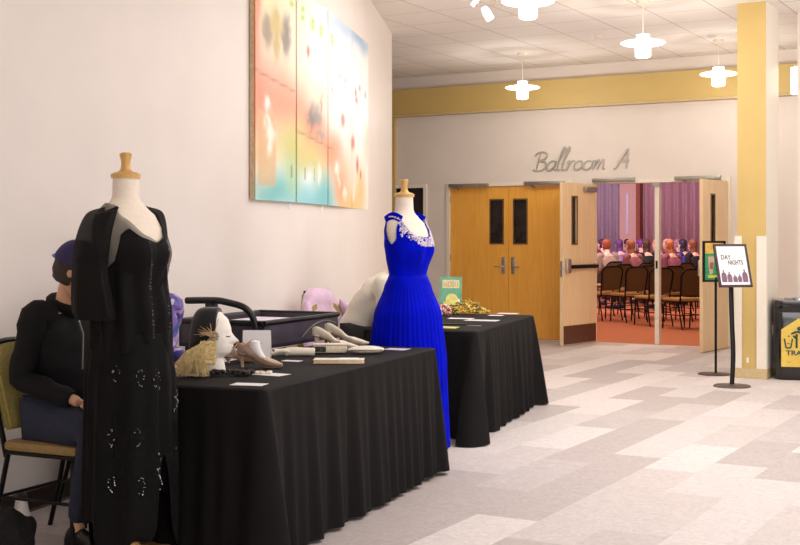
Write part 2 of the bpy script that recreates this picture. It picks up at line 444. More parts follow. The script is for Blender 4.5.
# dark panel painted for the unlit room behind the open corridor doorway
db = MB().span((UB0, V0+.04, .01), (UB1, V0+.09, DH), .003).build('door_5', mat('unlit_doorway_paint', (30, 20, 18), .5)); struct(db)
MB().tube([(UB0+.1, V0+.04, 1.0), (UB0+.1, V0-.0, 1.0), (UB0+.2, V0-.0, 1.0)], .01).build('lever_handle', M_chrome, db)

# column: ochre front, cream side with white corner guards
cx0, cx1, cv0, cv1 = -3.148, -2.87, 12.41, 12.95
c_ = struct(MB().span((cx0, cv0, 0), (cx1, cv1, CE)).build('trim_12', M_trim, smooth=False))
MB().span((cx0-.004, cv0-.012, .1), (cx1-.002, cv0, CE)).build('ochre_face', M_yellow, c_, smooth=False)
MB().span((cx0-.03, cv0-.03, 0), (cx1+.015, cv1, .1), .004).build('plinth', M_tan, c_, smooth=False)
MB().span((cx0-.03, cv0-.03, .1), (cx0+.045, cv0-.013, 1.42), .003).build('corner_guard', M_trim, c_, smooth=False)
MB().span((cx1-.09, cv0-.03, .1), (cx1+.01, cv0-.013, 1.42), .003).build('corner_guard', M_trim, c_, smooth=False)
MB().span((cx1+.0, cv0-.0, .1), (cx1+.012, cv1-.05, 1.42), .003).build('side_guard', M_trim, c_, smooth=False)
MB().span((cx1+.012, cv0+.2, .42), (cx1+.02, cv0+.27, .53), .002).build('outlet_plate', mat('ivory_plastic', (225, 205, 175), .4), c_, smooth=False)
MB().box((cx0+.1, cv0-.016, .18), (.02, .006, .05)).build('white_tag', M_white, c_, smooth=False)
# near pilaster at the right edge
struct(MB().span((P(797.5, 96).x, P(797.5, 96).y, 0), (P(797.5, 96).x+.4, P(797.5, 96).y+.5, CE)).build('trim_13', M_trim, smooth=False))
pw = P(790.5, 93, 0)
tg = thing('wall_sconce', 'bright white box light high on the pale pilaster at the right edge', 'wall light', (P(797.5, 96).x-.04, P(797.5, 96).y+.1, 3.05))
MB().span((-.04, -.06, -.14), (.038, .06, .14), .006).build('diffuser', mat('lit_diffuser', (255, 240, 210), .4, emit=3.), tg)
MB().span((.0, -.07, .14), (.038, .07, .16)).build('cap', M_trim, tg)

# ------------------------------------------------------------------ ballroom beyond the doors
M_bfloor = mat('rust_brown_carpet', (200, 120, 74), .85, var=.05, scale=30)
struct(MB().span((-20, V0, -.1), (1, 34, 0)).build('floor_ballroom', M_bfloor, smooth=False))
struct(MB().span((-20, V0+.14, 5.0), (1, 34, 5.1)).build('ceiling_ballroom', M_wall2, smooth=False))
struct(MB().span((-20, 33.6, 0), (1, 33.75, 5)).build('wall_ballroom_far', M_wall2, smooth=False))
struct(MB().span((-20, V0+.14, 0), (-19.9, 33.6, 5)).build('wall_ballroom_left', M_wall2, smooth=False))
struct(MB().span((1, V0+.14, 0), (1.1, 33.6, 5)).build('wall_ballroom_right', M_wall2, smooth=False))
VC = 32.0
def uc(px): s = ((px-400)*sn+F*cs)/VC; return ((px-400)*cs-F*sn)/s
def curtain(u0, u1, v, m, label, n):
    k = int((u1-u0)/.03); r0, r1 = [], []
    for i in range(k+1):
        u = u0+(u1-u0)*i/k
        w = .085*math.sin(2*math.pi*(u-u0)/(.21)+.8*math.sin(u*2.3))+.02*math.sin(u*9.1)
        r0.append(Vector((u, v+w, .02))); r1.append(Vector((u+.01*math.sin(u*30), v+w*.9, 4.8)))
    o = solidify(MB().ring_loft([r0, r1], closed=False).build('curtain', m), .006)
    return tag(o, label, 'curtain')
curtain(uc(575), uc(622), VC, mat('grey_violet_drape', (176, 164, 184), .7, var=.06), 'grey violet pleated curtain left of the pale ballroom pilaster', 0)
curtain(uc(642), uc(730), VC, mat('rose_drape', (186, 150, 164), .7, var=.06), 'rose purple pleated curtain right of the pale ballroom pilaster', 1)
struct(MB().span((uc(622), VC-.2, 0), (uc(638.5), VC+.3, 4.9)).build('trim_14', mat('pilaster_paint', (214, 186, 176), .6, var=.01), smooth=False))
struct(MB().span((uc(638.5), VC-.22, 0), (uc(642.5), VC+.3, 4.9)).build('trim_15', mat('red_brown_paint', (150, 84, 66), .6), smooth=False))
sp = tag(MB().span((uc(629.3), VC-.25, 1.5), (uc(630.9), VC-.2, 2.6), .01).build('light_strip', mat('cool_led', (200, 196, 235), .3, emit=.25)), 'narrow cool white light strip upright on the ballroom pilaster', 'light')
tg = tag(MB().lathe([(.001, -.04), (.09, -.04), (.1, .0), (.001, .02)], 18).build('round_speaker', mat('pale_blue_plastic', (205, 210, 245), .3)), 'small round pale device high on the ballroom pilaster', 'speaker')
tg.location = (uc(631), VC-.24, 3.0); tg.rotation_euler = (R(90), 0, 0)

# ------------------------------------------------------------------ ceiling lamps
M_lamp = mat('lit_opal_glass', (255, 250, 240), .3, emit=7.)
M_lampd = mat('lit_white_disc', (255, 250, 240), .4, emit=3.)
def pendant(px, s, hz, label):
    p = P(px, s, hz)
    t = thing('pendant_lamp', label, 'lamp', (p.x, p.y, CE), 0, 'disc pendant lamps')
    z = hz-CE
    MB().lathe([(.001, -.03), (.06, -.03), (.07, 0), (.001, 0)], 20).build('canopy', M_trim, t)
    MB().lathe([(.005, z+.1), (.005, -.03)], 8).build('rod', M_trim, t)
    MB().lathe([(.03, z+.085), (.065, z+.08), (.065, z+.045), (.03, z+.04)], 20).build('cap', M_lampd, t)
    MB().lathe([(.07, z+.035), (.2, z+.012), (.22, z), (.2, z-.012), (.07, z-.03)], 32).build('disc_shade', M_lampd, t)
    MB().lathe([(.076, z-.025), (.076, z-.13), (.06, z-.142), (.001, z-.143)], 24).build('glass_cylinder', M_lamp, t)
    l = bpy.data.lights.new('bulb', 'POINT'); l.energy = 28; l.color = (1, .95, .88); l.shadow_soft_size = .12
    lo = bpy.data.objects.new('bulb', l); COL.objects.link(lo); lo.location = (p.x, p.y, hz-.25)
pendant(522.5, 78.7, 3.31, 'white disc pendant lamp farthest left, low before the ochre band')
pendant(643, 101, 3.33, 'white disc pendant lamp in mid ceiling between the other two')
pendant(718.5, 84.3, 3.345, 'white disc pendant lamp hanging just left of the ochre column')
pendant(528, 120, 3.37, 'large white disc pendant lamp cut off by the top of the photo')
# spotlight with curled brass arms
p = P(489, 116, 0)
t = thing('ceiling_spotlight', 'white spotlight head with curled metal arms at the top of the photo', 'spotlight', (p.x, p.y, CE), TH)
M_brass = mat('aged_brass', (150, 120, 84), .3, .7)
MB().lathe([(.001, -.03), (.07, -.03), (.07, 0), (.001, 0)], 20).build('canopy', M_trim, t)
MB().tube([(0, 0, -.02), (0, 0, -.28)], .008).build('stem', M_brass, t)
for k, dx in ((0, -.12), (1, .12), (2, .05)):
    MB().tube(crv([(0, 0, -.24), (dx*.6, -.02, -.2), (dx, -.02, -.27), (dx*.9, -.02, -.35)]), .006).build('arm', M_brass, t)
rot = Matrix.Rotation(R(-35), 3, 'Y')
def spot(c, r, l, ang, nm='spot_head'):
    o = MB().lathe([(.001, l/2), (r*.7, l/2), (r, l*.1), (r, -l/2), (r*.8, -l/2+.01), (.001, -l/2+.01)], 18).build(nm, mat('lit_white_metal', (252, 248, 240), .35, emit=.6), t)
    o.location = c; o.rotation_euler = (R(20), ang, 0)
spot((-.02, -.03, -.42), .038, .12, R(-32)); spot((-.12, -.02, -.32), .02, .08, R(40), 'small_head'); spot((.13, -.02, -.3), .02, .08, R(-50), 'small_head')
# sprinklers / small ceiling plates
for px, y in ((597, 36), (712, 36)):
    s = (HZ-y)/(CE-CH); p = P(px, s, CE)
    tag(MB().lathe([(.001, -.03), (.02, -.03), (.06, -.008), (.065, 0), (.001, 0)], 16).build('ceiling_sprinkler', M_trim, loc=p), 'small round sprinkler plate in the ceiling tiles '+('left of the middle pendant lamp' if px < 640 else 'above the lamp beside the column'), 'sprinkler')

# ------------------------------------------------------------------ wall lettering, drawn stroke by stroke
GL = {
 'B': ([[(.16, 0), (.2, .5), (.26, 1)], [(0, .8), (.12, .98), (.36, 1.03), (.58, .9), (.5, .64), (.24, .53), (.5, .5), (.62, .28), (.46, .04), (.16, 0), (.0, .08)]], .66),
 'a': ([[(.42, .5), (.24, .52), (.06, .32), (.06, .06), (.2, 0), (.36, .22), (.44, .5), (.38, .12), (.46, .01), (.54, .1)]], .5),
 'l': ([[(.02, .3), (.2, .8), (.3, 1.18), (.22, 1.2), (.1, .6), (.06, .1), (.14, 0), (.22, .08)]], .24),
 'r': ([[(.04, .42), (.12, .5), (.1, .25), (.06, 0), (.14, .3), (.28, .5), (.4, .46)]], .36),
 'o': ([[(.24, .5), (.08, .34), (.06, .08), (.22, 0), (.4, .16), (.4, .42), (.24, .5)]], .46),
 'm': ([[(.02, .42), (.1, .5), (.08, .2), (.06, 0), (.16, .36), (.28, .5), (.3, .3), (.26, 0), (.36, .36), (.5, .5), (.52, .2), (.52, .03), (.62, .04)]], .66),
 'A': ([[(-.02, .02), (.1, .06), (.32, .6), (.52, 1.04), (.54, .5), (.56, .0)], [(.14, .36), (.4, .4), (.66, .42)]], .6),
}
ub0, ub1 = u_wall(533), u_wall(631)
tot = sum(GL[c][1] for c in 'Ballroom')+.42+GL['A'][1]
k = (ub1-ub0-.06)/tot; hh = .25
t = thing('wall_lettering', 'silver script lettering reading Ballroom A on wall above the doors', 'sign', (ub0, V0-.012, 2.325))
x = 0
for c in 'Ballroom A':
    if c == ' ': x += .42*k; continue
    g, wdt = GL[c]; mb = MB()
    for st in g:
        pts = crv([(x+a*k*1.05+b*hh*.16, 0, b*hh*(1 if c in 'BAl' else 1.0)) for a, b in st], 5)
        n = len(pts)
        mb.tube(pts, [.0085+.006*math.sin(math.pi*i/(n-1)) for i in range(n)], 6)
    o = mb.build('letter', M_silver, t); x += wdt*k

# ------------------------------------------------------------------ painting in four panels
def blob(x, y, cx, cy, rx, ry, p=2.): 
    d = ((x-cx)/rx)**2+((y-cy)/ry)**2
    return math.exp(-d**(p/2)*1.2)
def mixc(a, b, t): return tuple(a[i]*(1-t)+b[i]*t for i in range(3))
def paint(X, Y):        # X 0..4 across the panels, Y 0..1 upwards
    n = noise.noise(Vector((X*2.2, Y*5, 0))); n2 = noise.noise(Vector((X*9, Y*22, 3)))
    x, y = X+n*.10, Y+n*.04
    c = (254, 250, 244)
    for cx, cy, rx, ry, col, a in (
        (.0, .95, 1.3, .35, (250, 232, 168), .9), (.7, .62, .7, .25, (252, 240, 200), .7),
        (.1, .46, .6, .24, (244, 140, 112), 1.), (.7, .47, .8, .12, (246, 150, 118), .9), (1.45, .36, .7, .16, (240, 132, 108), .95),
        (0, .78, .12, .3, (244, 130, 96), .9), (2.1, .27, .45, .12, (244, 140, 104), .85), (2.6, .12, .45, .14, (246, 150, 100), .85),
        (3.0, .02, .6, .1, (240, 190, 100), .8), (.9, .26, .55, .14, (212, 208, 116), .9), (1.5, .2, .5, .12, (222, 204, 110), .85), (.05, .22, .35, .14, (234, 192, 130), .8),
        (1.8, .55, .5, .12, (253, 226, 190), .6), (2.9, .3, .3, .3, (253, 222, 190), .5), (3.5, .12, .3, .14, (246, 200, 120), .8), (3.9, .4, .2, .12, (252, 214, 176), .6),
        (.5, .03, .7, .09, (108, 194, 190), .95), (1.3, .02, .7, .13, (140, 214, 226), .95), (1.9, .03, .4, .12, (96, 190, 196), .8), (.9, .12, .25, .1, (170, 216, 160), .7),
        (1.35, .12, .25, .06, (240, 250, 250), .8), (2.25, .96, .4, .1, (214, 230, 244), .9), (3.3, .98, 1., .06, (150, 182, 216), 1.), (2.9, .9, .4, .14, (222, 234, 246), .6)):
        c = mixc(c, col, a*blob(x, y, cx, cy, rx, ry))
    # bison-like brown shapes, a beige block with a pale figure, a grey engine, leaves, red petals
    for cx, cy, rx, ry, col in ((.28, .76, .14, .085, (150, 128, 104)), (.75, .77, .13, .1, (128, 112, 106)), (.5, .8, .16, .09, (206, 180, 96)), (.5, .70, .09, .07, (200, 172, 110))):
        c = mixc(c, col, .85*blob(X+n2*.05, Y+n2*.02, cx, cy, rx, ry, 4))
    if .06 < X < .5 and .06 < Y < .4: c = mixc(c, (224, 182, 132), .7)
    for cx, cy, rx, ry in ((.28, .44, .08, .04), (.3, .36, .1, .04), (.36, .3, .12, .05), (.33, .24, .07, .04), (1.72, .16, .07, .06), (2.35, .2, .1, .05), (2.7, .08, .08, .05), (2.45, .14, .06, .04), (3.1, .09, .06, .05)):
        c = mixc(c, (253, 246, 236), .9*blob(X+n2*.08, Y+n2*.03, cx, cy, rx, ry, 3))
    for cx, cy, rx, ry, col in ((1.55, .42, .28, .035, (122, 120, 122)), (1.62, .46, .16, .045, (150, 150, 150)), (1.75, .35, .16, .03, (150, 146, 146)), (1.45, .42, .1, .07, (130, 110, 104)), (1.8, .5, .04, .05, (140, 130, 124))):
        c = mixc(c, col, .75*blob(X+n2*.1, Y+n2*.03, cx, cy, rx, ry, 3))
    for cx, cy in ((.6, .97), (.9, .93), (1.18, .93), (1.18, .89), (1.5, .9), (1.5, .87), (1.78, .89), (1.78, .86), (2.15, .88), (2.15, .85)):
        c = mixc(c, (176, 214, 96), .85*blob(X, Y, cx, cy, .07, .016, 3))
    for cx, cy, rx, ry in ((1.35, .74, .05, .03), (2.6, .47, .09, .04), (3.05, .37, .09, .04), (3.2, .66, .06, .025), (3.45, .7, .05, .02), (3.3, .25, .08, .05), (3.5, .2, .05, .03), (3.25, .62, .08, .02)):
        c = mixc(c, (214, 84, 78), .8*blob(X, Y, cx, cy, rx, ry, 3))
    for cx, cy, rx, ry in ((2.6, .72, .03, .09), (2.45, .70, .1, .012), (2.72, .69, .06, .02), (3.8, .68, .05, .03), (2.15, .6, .05, .03)):
        c = mixc(c, (150, 142, 160), .6*blob(X+n2*.06, Y, cx, cy, rx, ry, 3))
    lx = abs(Y-(.57-.05*X)) if X < 1 else abs(Y-(.34-.04*(X-1)))
    if X < 2.2: c = mixc(c, (150, 90, 70), .45*math.exp(-(lx/.006)**2))
    for cx in (.9, 1.25, 1.55): 
        if abs(X-cx) < .02 and .11 < Y < .17: c = mixc(c, (130, 112, 80), .5)
    g_ = sum(c)/3; c = tuple(g_+(v-g_)*.9 for v in c)
    return lin(tuple(max(0, min(255, v)) for v in c))
M_paint = attr_mat('painted_canvas', .45)
pz0, pz1 = CH+.272, CH+1.883
edges_px = [(247, 141.4), (289, 131.0), (321, 120.9), (345.5, 110.3), (362.5, 102.8)]
PE = []
for px, s in edges_px:
    q = P(px, s, 0); PE.append(q)
t = thing('wall_painting', 'tall colourful painting in four panels on the curved cream wall', 'painting', (PE[0].x, PE[0].y, 0))
org = Vector((PE[0].x, PE[0].y, 0))
for i in range(4):
    a, b = PE[i]-org, PE[i+1]-org; d = (b-a); n = Vector((d.y, -d.x, 0)).normalized()
    a = a + n*.06 + d.normalized()*.012; b = b + n*.06 - d.normalized()*.012
    m_ = MB(); bm = m_.bm; nx, nz = 42, 84; lay = None
    g = [[bm.verts.new(a+(b-a)*(i2/nx)+Vector((0, 0, pz0+(pz1-pz0)*j/nz))) for i2 in range(nx+1)] for j in range(nz+1)]
    for j in range(nz):
        for i2 in range(nx): bm.faces.new((g[j][i2], g[j][i2+1], g[j+1][i2+1], g[j+1][i2]))
    # sides give the canvas its thickness
    bk = [bm.verts.new(v - n*.05) for v in (a+Vector((0, 0, pz0)), b+Vector((0, 0, pz0)), b+Vector((0, 0, pz1)), a+Vector((0, 0, pz1)))]
    cor = [g[0][0], g[0][-1], g[-1][-1], g[-1][0]]
    rows_ = [g[0], [r[-1] for r in g], list(reversed(g[-1])), [r[0] for r in reversed(g)]]
    for k2 in range(4): bm.faces.new([bk[k2], bk[(k2+1) % 4]] + list(reversed(rows_[k2])))
    o = m_.build('canvas_panel', M_paint, t, smooth=False)
    ca = o.data.color_attributes.new('paint', 'FLOAT_COLOR', 'POINT')
    idx = 0; edge = lin((205, 150, 90))
    for j in range(nz+1):
        for i2 in range(nx+1):
            cc = paint(i+i2/nx, j/nz); ca.data[idx].color = (*cc, 1); idx += 1
    while idx < len(ca.data): ca.data[idx].color = (*edge, 1); idx += 1
a, b = PE[0]-org, PE[1]-org; d = (b-a).normalized(); n = Vector((d.y, -d.x, 0))
MB().tube([a+n*.035+Vector((0, 0, pz0)), a+n*.035+Vector((0, 0, pz1))], .022, 4).build('frame_edge', mat('weathered_wood', (186, 158, 120), .6), t, smooth=False)
for px in (286.5, 318.5, 343.5):
    i = 0 if px < 293 else 1 if px < 325 else 2
    f = (px-edges_px[i][0])/(edges_px[i+1][0]-edges_px[i][0]); q = PE[i].lerp(PE[i+1], f)-org
    d = (PE[i+1]-PE[i]).normalized(); n = Vector((d.y, -d.x, 0))
    MB().box(q+n*.02+Vector((0, 0, pz0-.025)), (.02, .02, .06)).build('bracket', M_white, t, smooth=False)

# ------------------------------------------------------------------ banquet chair
def rounded_back(w0, w1, h, r, n=6):
    pts = [(-w0/2, 0), (w0/2, 0)]
    for i in range(n+1):
        a = math.pi/2*i/n; pts.append((w1/2-r+r*math.cos(a), h-r+r*math.sin(a)))
    for i in range(n+1):
        a = math.pi/2+math.pi/2*i/n; pts.append((-w1/2+r+r*math.cos(a), h-r+r*math.sin(a)))
    return pts
def make_chair(label, loc, rz, fab, seatfab, group=None):
    """faces local +x; origin on the floor under the seat's middle"""
    t = thing('banquet_chair', label, 'chair', loc, rz, group)
    MB().box((.02, 0, .455), (.42, .42, .048), None, .02).build('seat_cushion', seatfab, t)
    MB().box((.02, 0, .424), (.40, .41, .016), None, .004).build('seat_pan', M_blackmetal, t)
    # back: shaped pad leaning backwards
    T = Matrix.Translation((-.20, 0, .50)) @ Matrix.Rotation(R(-10), 4, 'Y') @ Matrix.Rotation(R(90), 4, 'Z')
    m_ = MB(); m_.poly(rounded_back(.34, .40, .40, .11), .045, (0, -.022, .02)); bmesh.ops.transform(m_.bm, matrix=T, verts=m_.bm.verts)
    bmesh.ops.bevel(m_.bm, geom=[e for e in m_.bm.edges if e.calc_face_angle(0) > 1], offset=.012, segments=2, affect='EDGES')
    m_.build('backrest', fab, t)
    for sy in (-1, 1):
        MB().tube([(.20, sy*.19, .40), (.205, sy*.20, .2), (.215, sy*.205, .0)], .012).build('leg', M_blackmetal, t)
        MB().tube([(-.17, sy*.195, .42), (-.22, sy*.20, .2), (-.28, sy*.205, .0)], .012).build('leg', M_blackmetal, t)
    T3 = T
    pts = [T @ Vector((x_, .012, z_)) for x_, z_ in ([(-.18, -.1)]+[(-p_[0]*1.07 if False else p_[0]*1.07, p_[1]*1.03+.02) for p_ in reversed(rounded_back(.34, .40, .40, .11)[2:])]+[(.18, -.1)])]
    MB().tube(pts, .013).build('back_frame', M_blackmetal, t)
    MB().tube([(.21, -.2, .22), (-.22, -.2, .22)], .008).tube([(.21, .2, .22), (-.22, .2, .22)], .008).tube([(-.22, -.2, .22), (-.22, .2, .22)], .008).build('stretcher', M_blackmetal, t)
    return t

# ------------------------------------------------------------------ people
def skinned(verts, edges, radii, root=0, sub=1):
    me = bpy.data.meshes.new('sk'); me.from_pydata([Vector(v) for v in verts], edges, [])
    o = bpy.data.objects.new('sk', me); COL.objects.link(o)
    md = o.modifiers.new('skin', 'SKIN'); md.use_smooth_shade = True
    sv = me.skin_vertices[0].data
    for i, r in enumerate(radii):
        sv[i].radius = (r, r) if not isinstance(r, (tuple, list)) else r
        sv[i].use_root = (i == root)
    ss = o.modifiers.new('sub', 'SUBSURF'); ss.levels = sub; ss.render_levels = sub
    dg = bpy.context.evaluated_depsgraph_get(); out = bpy.data.meshes.new_from_object(o.evaluated_get(dg))
    bpy.data.objects.remove(o); return out
def head_bm(mb, c, M, hs=1., face=True):
    """head facing +x around centre c, M = 3x3 orientation"""
    tab = [(-.118, .028, .03, .045), (-.105, .05, .045, .035), (-.07, .075, .062, .022), (-.03, .088, .072, .008), (.01, .094, .077, 0), (.05, .092, .076, -.004), (.085, .074, .062, -.008), (.108, .045, .04, -.008), (.119, .012, .012, -.006)]
    rings = []
    for i in range(18):
        z = -.118+.237*i/17; a, b, x0 = interp(tab, z); r = []
        for k in range(28):
            an = 2*math.pi*k/28; x = x0+a*math.cos(an); y = b*math.sin(an)
            if face and math.cos(an) > 0:
                w = math.exp(-(y/.014)**2)
                x += w*.026*math.exp(-((z+.018)/.018)**2) + w*.012*math.exp(-((z-.01)/.02)**2)       # nose
                x += math.exp(-(y/.025)**2)*(.006*math.exp(-((z+.062)/.006)**2)+.006*math.exp(-((z+.075)/.006)**2)-.004*math.exp(-((z+.0685)/.003)**2))
                x -= .009*math.exp(-((abs(y)-.032)/.014)**2)*math.exp(-((z-.012)/.012)**2)           # eye sockets
            r.append(c + M @ (Vector((x, y, z))*hs))
        rings.append(r)
    mb.ring_loft(rings)
    for sy in (-1, 1):
        mb.ball(c + M @ (Vector((.0, sy*.077, -.005))*hs), (.018*hs, .008*hs, .03*hs), 8, 6, M)
        if face: mb.ball(c + M @ (Vector((.078, sy*.032, .012))*hs), .011*hs, 8, 6)

def hair_bm(mb, c, M, hs=1., long=0.):
    tab = [(-.118, .06, .05, .0), (-.08, .078, .066, -.004), (-.03, .094, .078, -.004), (.01, .100, .083, -.004), (.05, .100, .083, -.006), (.085, .086, .073, -.009), (.11, .056, .05, -.01), (.128, .014, .014, -.008)]
    rings = []; zb = -.075-long
    for i in range(22):
        z = .128+(zb-.128)*(i/21)**1.15; a, b, x0 = interp(tab, max(z, -.07))
        if z < -.05: k_ = min(1, (-.05-z)/.18); a *= 1+.18*k_*(long > .05); b *= 1+.3*k_*(long > .05)
        if i == 21: a *= .8; b *= .8
        r = []
        for k in range(30):
            an = 2*math.pi*k/30; x = x0+a*math.cos(an); y = b*math.sin(an)
            if z < .075: x = min(x, .015+.03*max(0, z)/.075)
            n = noise.noise(Vector((math.cos(an)*3, math.sin(an)*3, z*30)))*.07+noise.noise(Vector((math.cos(an)*9, math.sin(an)*9, z*60)))*.04
            r.append(c + M @ (Vector((x*(1+n), y*(1+n), z))*hs))
        rings.append(r)
    mb.ring_loft(rings)

def join_mesh(mb, me):
    tmp = bmesh.new(); tmp.from_mesh(me)
    m2 = {v: mb.bm.verts.new(v.co) for v in tmp.verts}
    for f in tmp.faces: mb.bm.faces.new([m2[v] for v in f.verts])
    tmp.free(); bpy.data.meshes.remove(me)

def person(label, loc, rz, lean=15, yaw=0, pitch=10, hands=((.42, .12, .78), (.42, -.12, .78)), top=None, bottom=None, skin=None, hair=None,
           seat=.47, knee=.44, tuck=.0, longh=0., sub=1, group=None, fingers=True, hat=None, shoes=None, sc=1., curve=6, sleeves=True, headfwd=.03):
    """seated figure facing local +x; origin on the floor under the hips"""
    t = thing('person', label, 'person', loc, rz, group)
    L = R(lean); hz = seat+.10
    def sp_(d, extra=0):      # a point up the spine
        a = L+R(curve)*d/.5; return Vector((math.sin(a)*d*.9, 0, hz+math.cos(a)*d))
    pel = Vector((0, 0, hz)); waist = sp_(.2); chest = sp_(.38); neckb = sp_(.53); 
    hd = R(lean*.4+pitch)
    neckt = neckb+Vector((math.sin(L)*.06+headfwd, 0, .058)); headc = neckt+Vector((math.sin(hd)*.11+.015, 0, math.cos(hd)*.10))
    M = (Matrix.Rotation(R(yaw), 3, 'Z') @ Matrix.Rotation(hd, 3, 'Y'))
    sh = [chest.lerp(neckb, .66)+Vector((0, s*.18*sc, -.01)) for s in (1, -1)]
    V, E, Rr = [], [], []
    def add(p, r, prev=None):
        V.append(Vector(p)); Rr.append(r)
        if prev is not None: E.append((prev, len(V)-1))
        return len(V)-1
    p0 = add(pel, .10*sc); p1 = add(waist, .085*sc, p0); p2 = add(chest, .10*sc, p1); p3 = add(neckb, .055, p2); p4 = add(neckt, .05, p3); add(neckt.lerp(headc, .5), .052, p4)
    armj = []; legj = []
    for k, s in enumerate((1, -1)):
        H = Vector(hands[k]); S = sh[k]
        d = H-S; Lg = min(d.length, .53); mid = S+d.normalized()*Lg*.5; bend = math.sqrt(max(0, .28**2-(Lg*.5)**2))
        down = Vector((-.35, s*.2, -1)); down = (down-d.normalized()*down.dot(d.normalized())).normalized()
        E_ = mid+down*bend; H = S+d.normalized()*Lg
        a0 = add(S, .036*sc, p2); a1 = add(S.lerp(E_, .5), .034*sc, a0); a2 = add(E_, .032*sc, a1); a3 = add(E_.lerp(H, .5), .031, a2); a4 = add(H, .024, a3)
        fd = (H-E_).normalized(); a5 = add(H+fd*.045, (.036, .02), a4)
        armj.append((S, E_, H, fd))
        hip = pel+Vector((0.02, s*.095, -.01)); kn = pel+Vector((knee, s*.13, -.02)); an = Vector((knee-tuck, s*.12, .09))
        l0 = add(hip, .07*sc, p0); l1 = add(hip.lerp(kn, .5), .066, l0); l2 = add(kn, .052, l1); l3 = add(kn.lerp(an, .4), .052, l2); l4 = add(an, .034, l3); l5 = add(an+Vector((.09, 0, -.05)), .03, l4); add(an+Vector((.15, 0, -.065)), .022, l5)
        legj.append((hip, kn, an))
    mb = MB(); join_mesh(mb, skinned(V, E, Rr, 0, sub)); head_bm(mb, headc, M)
    if fingers:
        for k, s in enumerate((1, -1)):
            S, E_, H, fd = armj[k]; side = fd.cross(Vector((0, 0, 1))).normalized(); upv = side.cross(fd)
            for j, (o_, ln) in enumerate(((-.024, .062), (-.008, .074), (.008, .07), (.023, .055))):
                b0 = H+fd*.06+side*o_
                mb.tube([b0, b0+fd*ln*.5-upv*.008, b0+fd*ln*.85-upv*.026], [.0095, .0088, .0065], 6)
            ts = side*(.03*s)
            mb.tube([H+fd*.02+ts*.6, H+fd*.045+ts*1.4-upv*.01, H+fd*.07+ts*1.7-upv*.018], [.012, .0105, .008], 6)
    mb.build('body', skin, t, fix=False)
    # top: the same joints, thicker
    V, E, Rr = [], [], []
    q00 = add(pel+Vector((.0, 0, -.05)), .15*sc); q0 = add(pel+Vector((-.01, 0, .04)), .148*sc, q00); q1 = add(waist, .142*sc, q0); q2 = add(chest, .155*sc, q1); q3 = add(neckb+Vector((0, 0, -.035)), .098*sc, q2); 
    for S, E_, H, fd in armj:
        add(S-Vector((0, .03*(1 if S.y > 0 else -1), 0)), .085*sc, q2)
    mb = MB(); join_mesh(mb, skinned(V, E, Rr, 0, sub+(sub > 1)))
    for S, E_, H, fd in armj:
        ins = Vector((S.x, S.y*.55, S.z-.01)); base = [(ins, .06), (S, .066), (S.lerp(E_, .5), .066), (E_, .058), (E_.lerp(H, .5), .05), (H-fd*.005, .037)]
        if not sleeves: base = base[:4]
        cp_ = crv([b[0] for b in base], 5); rr_ = []
        for i_ in range(len(cp_)):
            q_ = min(i_/5, len(base)-1.001); k_ = int(q_); rr_.append((base[k_][1]*(1-(q_-k_))+base[k_+1][1]*(q_-k_))*sc)
        mb.tube(cp_, rr_, 14)
    if sub > 1:
        mb.bm.normal_update()
        for v in mb.bm.verts:
            c_ = v.co; n = noise.noise(Vector((c_.x*5+c_.z*9, c_.y*5, c_.z*16-c_.x*10)))*.016+noise.noise(c_*30)*.004
            v.co += v.normal*n
    mb.build('top_garment', top, t, fix=False)
    V, E, Rr = [], [], []
    q0 = add(pel, .12*sc)
    for hip, kn, an in legj:
        l0 = add(hip, .118*sc, q0); l1 = add(hip.lerp(kn, .5), .1, l0); l2 = add(kn, .078, l1); l3 = add(kn.lerp(an, .5), .065, l2); add(an+Vector((0, 0, .035)), .05, l3)
    mb = MB(); join_mesh(mb, skinned(V, E, Rr, 0, sub)); mb.build('trousers', bottom, t, fix=False)
    for hip, kn, an in legj:
        m_ = MB(); rings = []
        for i in range(9):
            x = -.06+.27*i/8; w = .034+.012*math.sin(math.pi*min(1, (i+1)/8)); h_ = .095 if i < 3 else .095-.055*(i-2)/6
            if i == 8: w, h_ = .02, .025
            if i == 0: w, h_ = .026, .07
            rings.append([an+Vector((x, w*math.cos(a_), -.09+.03+max(-.0, 0)+ (h_*math.sin(a_) if math.sin(a_) > 0 else .008*math.sin(a_)))) for a_ in [2*math.pi*k/14 for k in range(14)]])
        m_.ring_loft(rings); sho = m_.build('shoe', shoes or M_black, t)
        if sub > 1:
            m_ = MB(); rings = []
            for i in range(9):
                x = -.068+.286*i/8; w = (.03, .04, .042, .042, .045, .05, .05, .043, .02)[i]
                rings.append([an+Vector((x, w*c1, -.09+z1)) for c1, z1 in ((-1, 0), (1, 0), (1, .03), (-1, .03))])
            m_.ring_loft(rings).build('sole', mat('white_rubber', (226, 214, 196), .6), sho)
            m_ = MB()
            for i in range(4): m_.tube([an+Vector((.05+.022*i, -.03, -.002-.009*i)), an+Vector((.055+.022*i, 0, .012-.011*i)), an+Vector((.06+.022*i, .03, -.002-.009*i))], .004, 5)
            m_.build('laces', mat('pale_laces', (226, 206, 196), .7), sho)
    if hair:
        mb = MB(); hair_bm(mb, headc, M, 1.02, longh); mb.build('hair', hair, t)
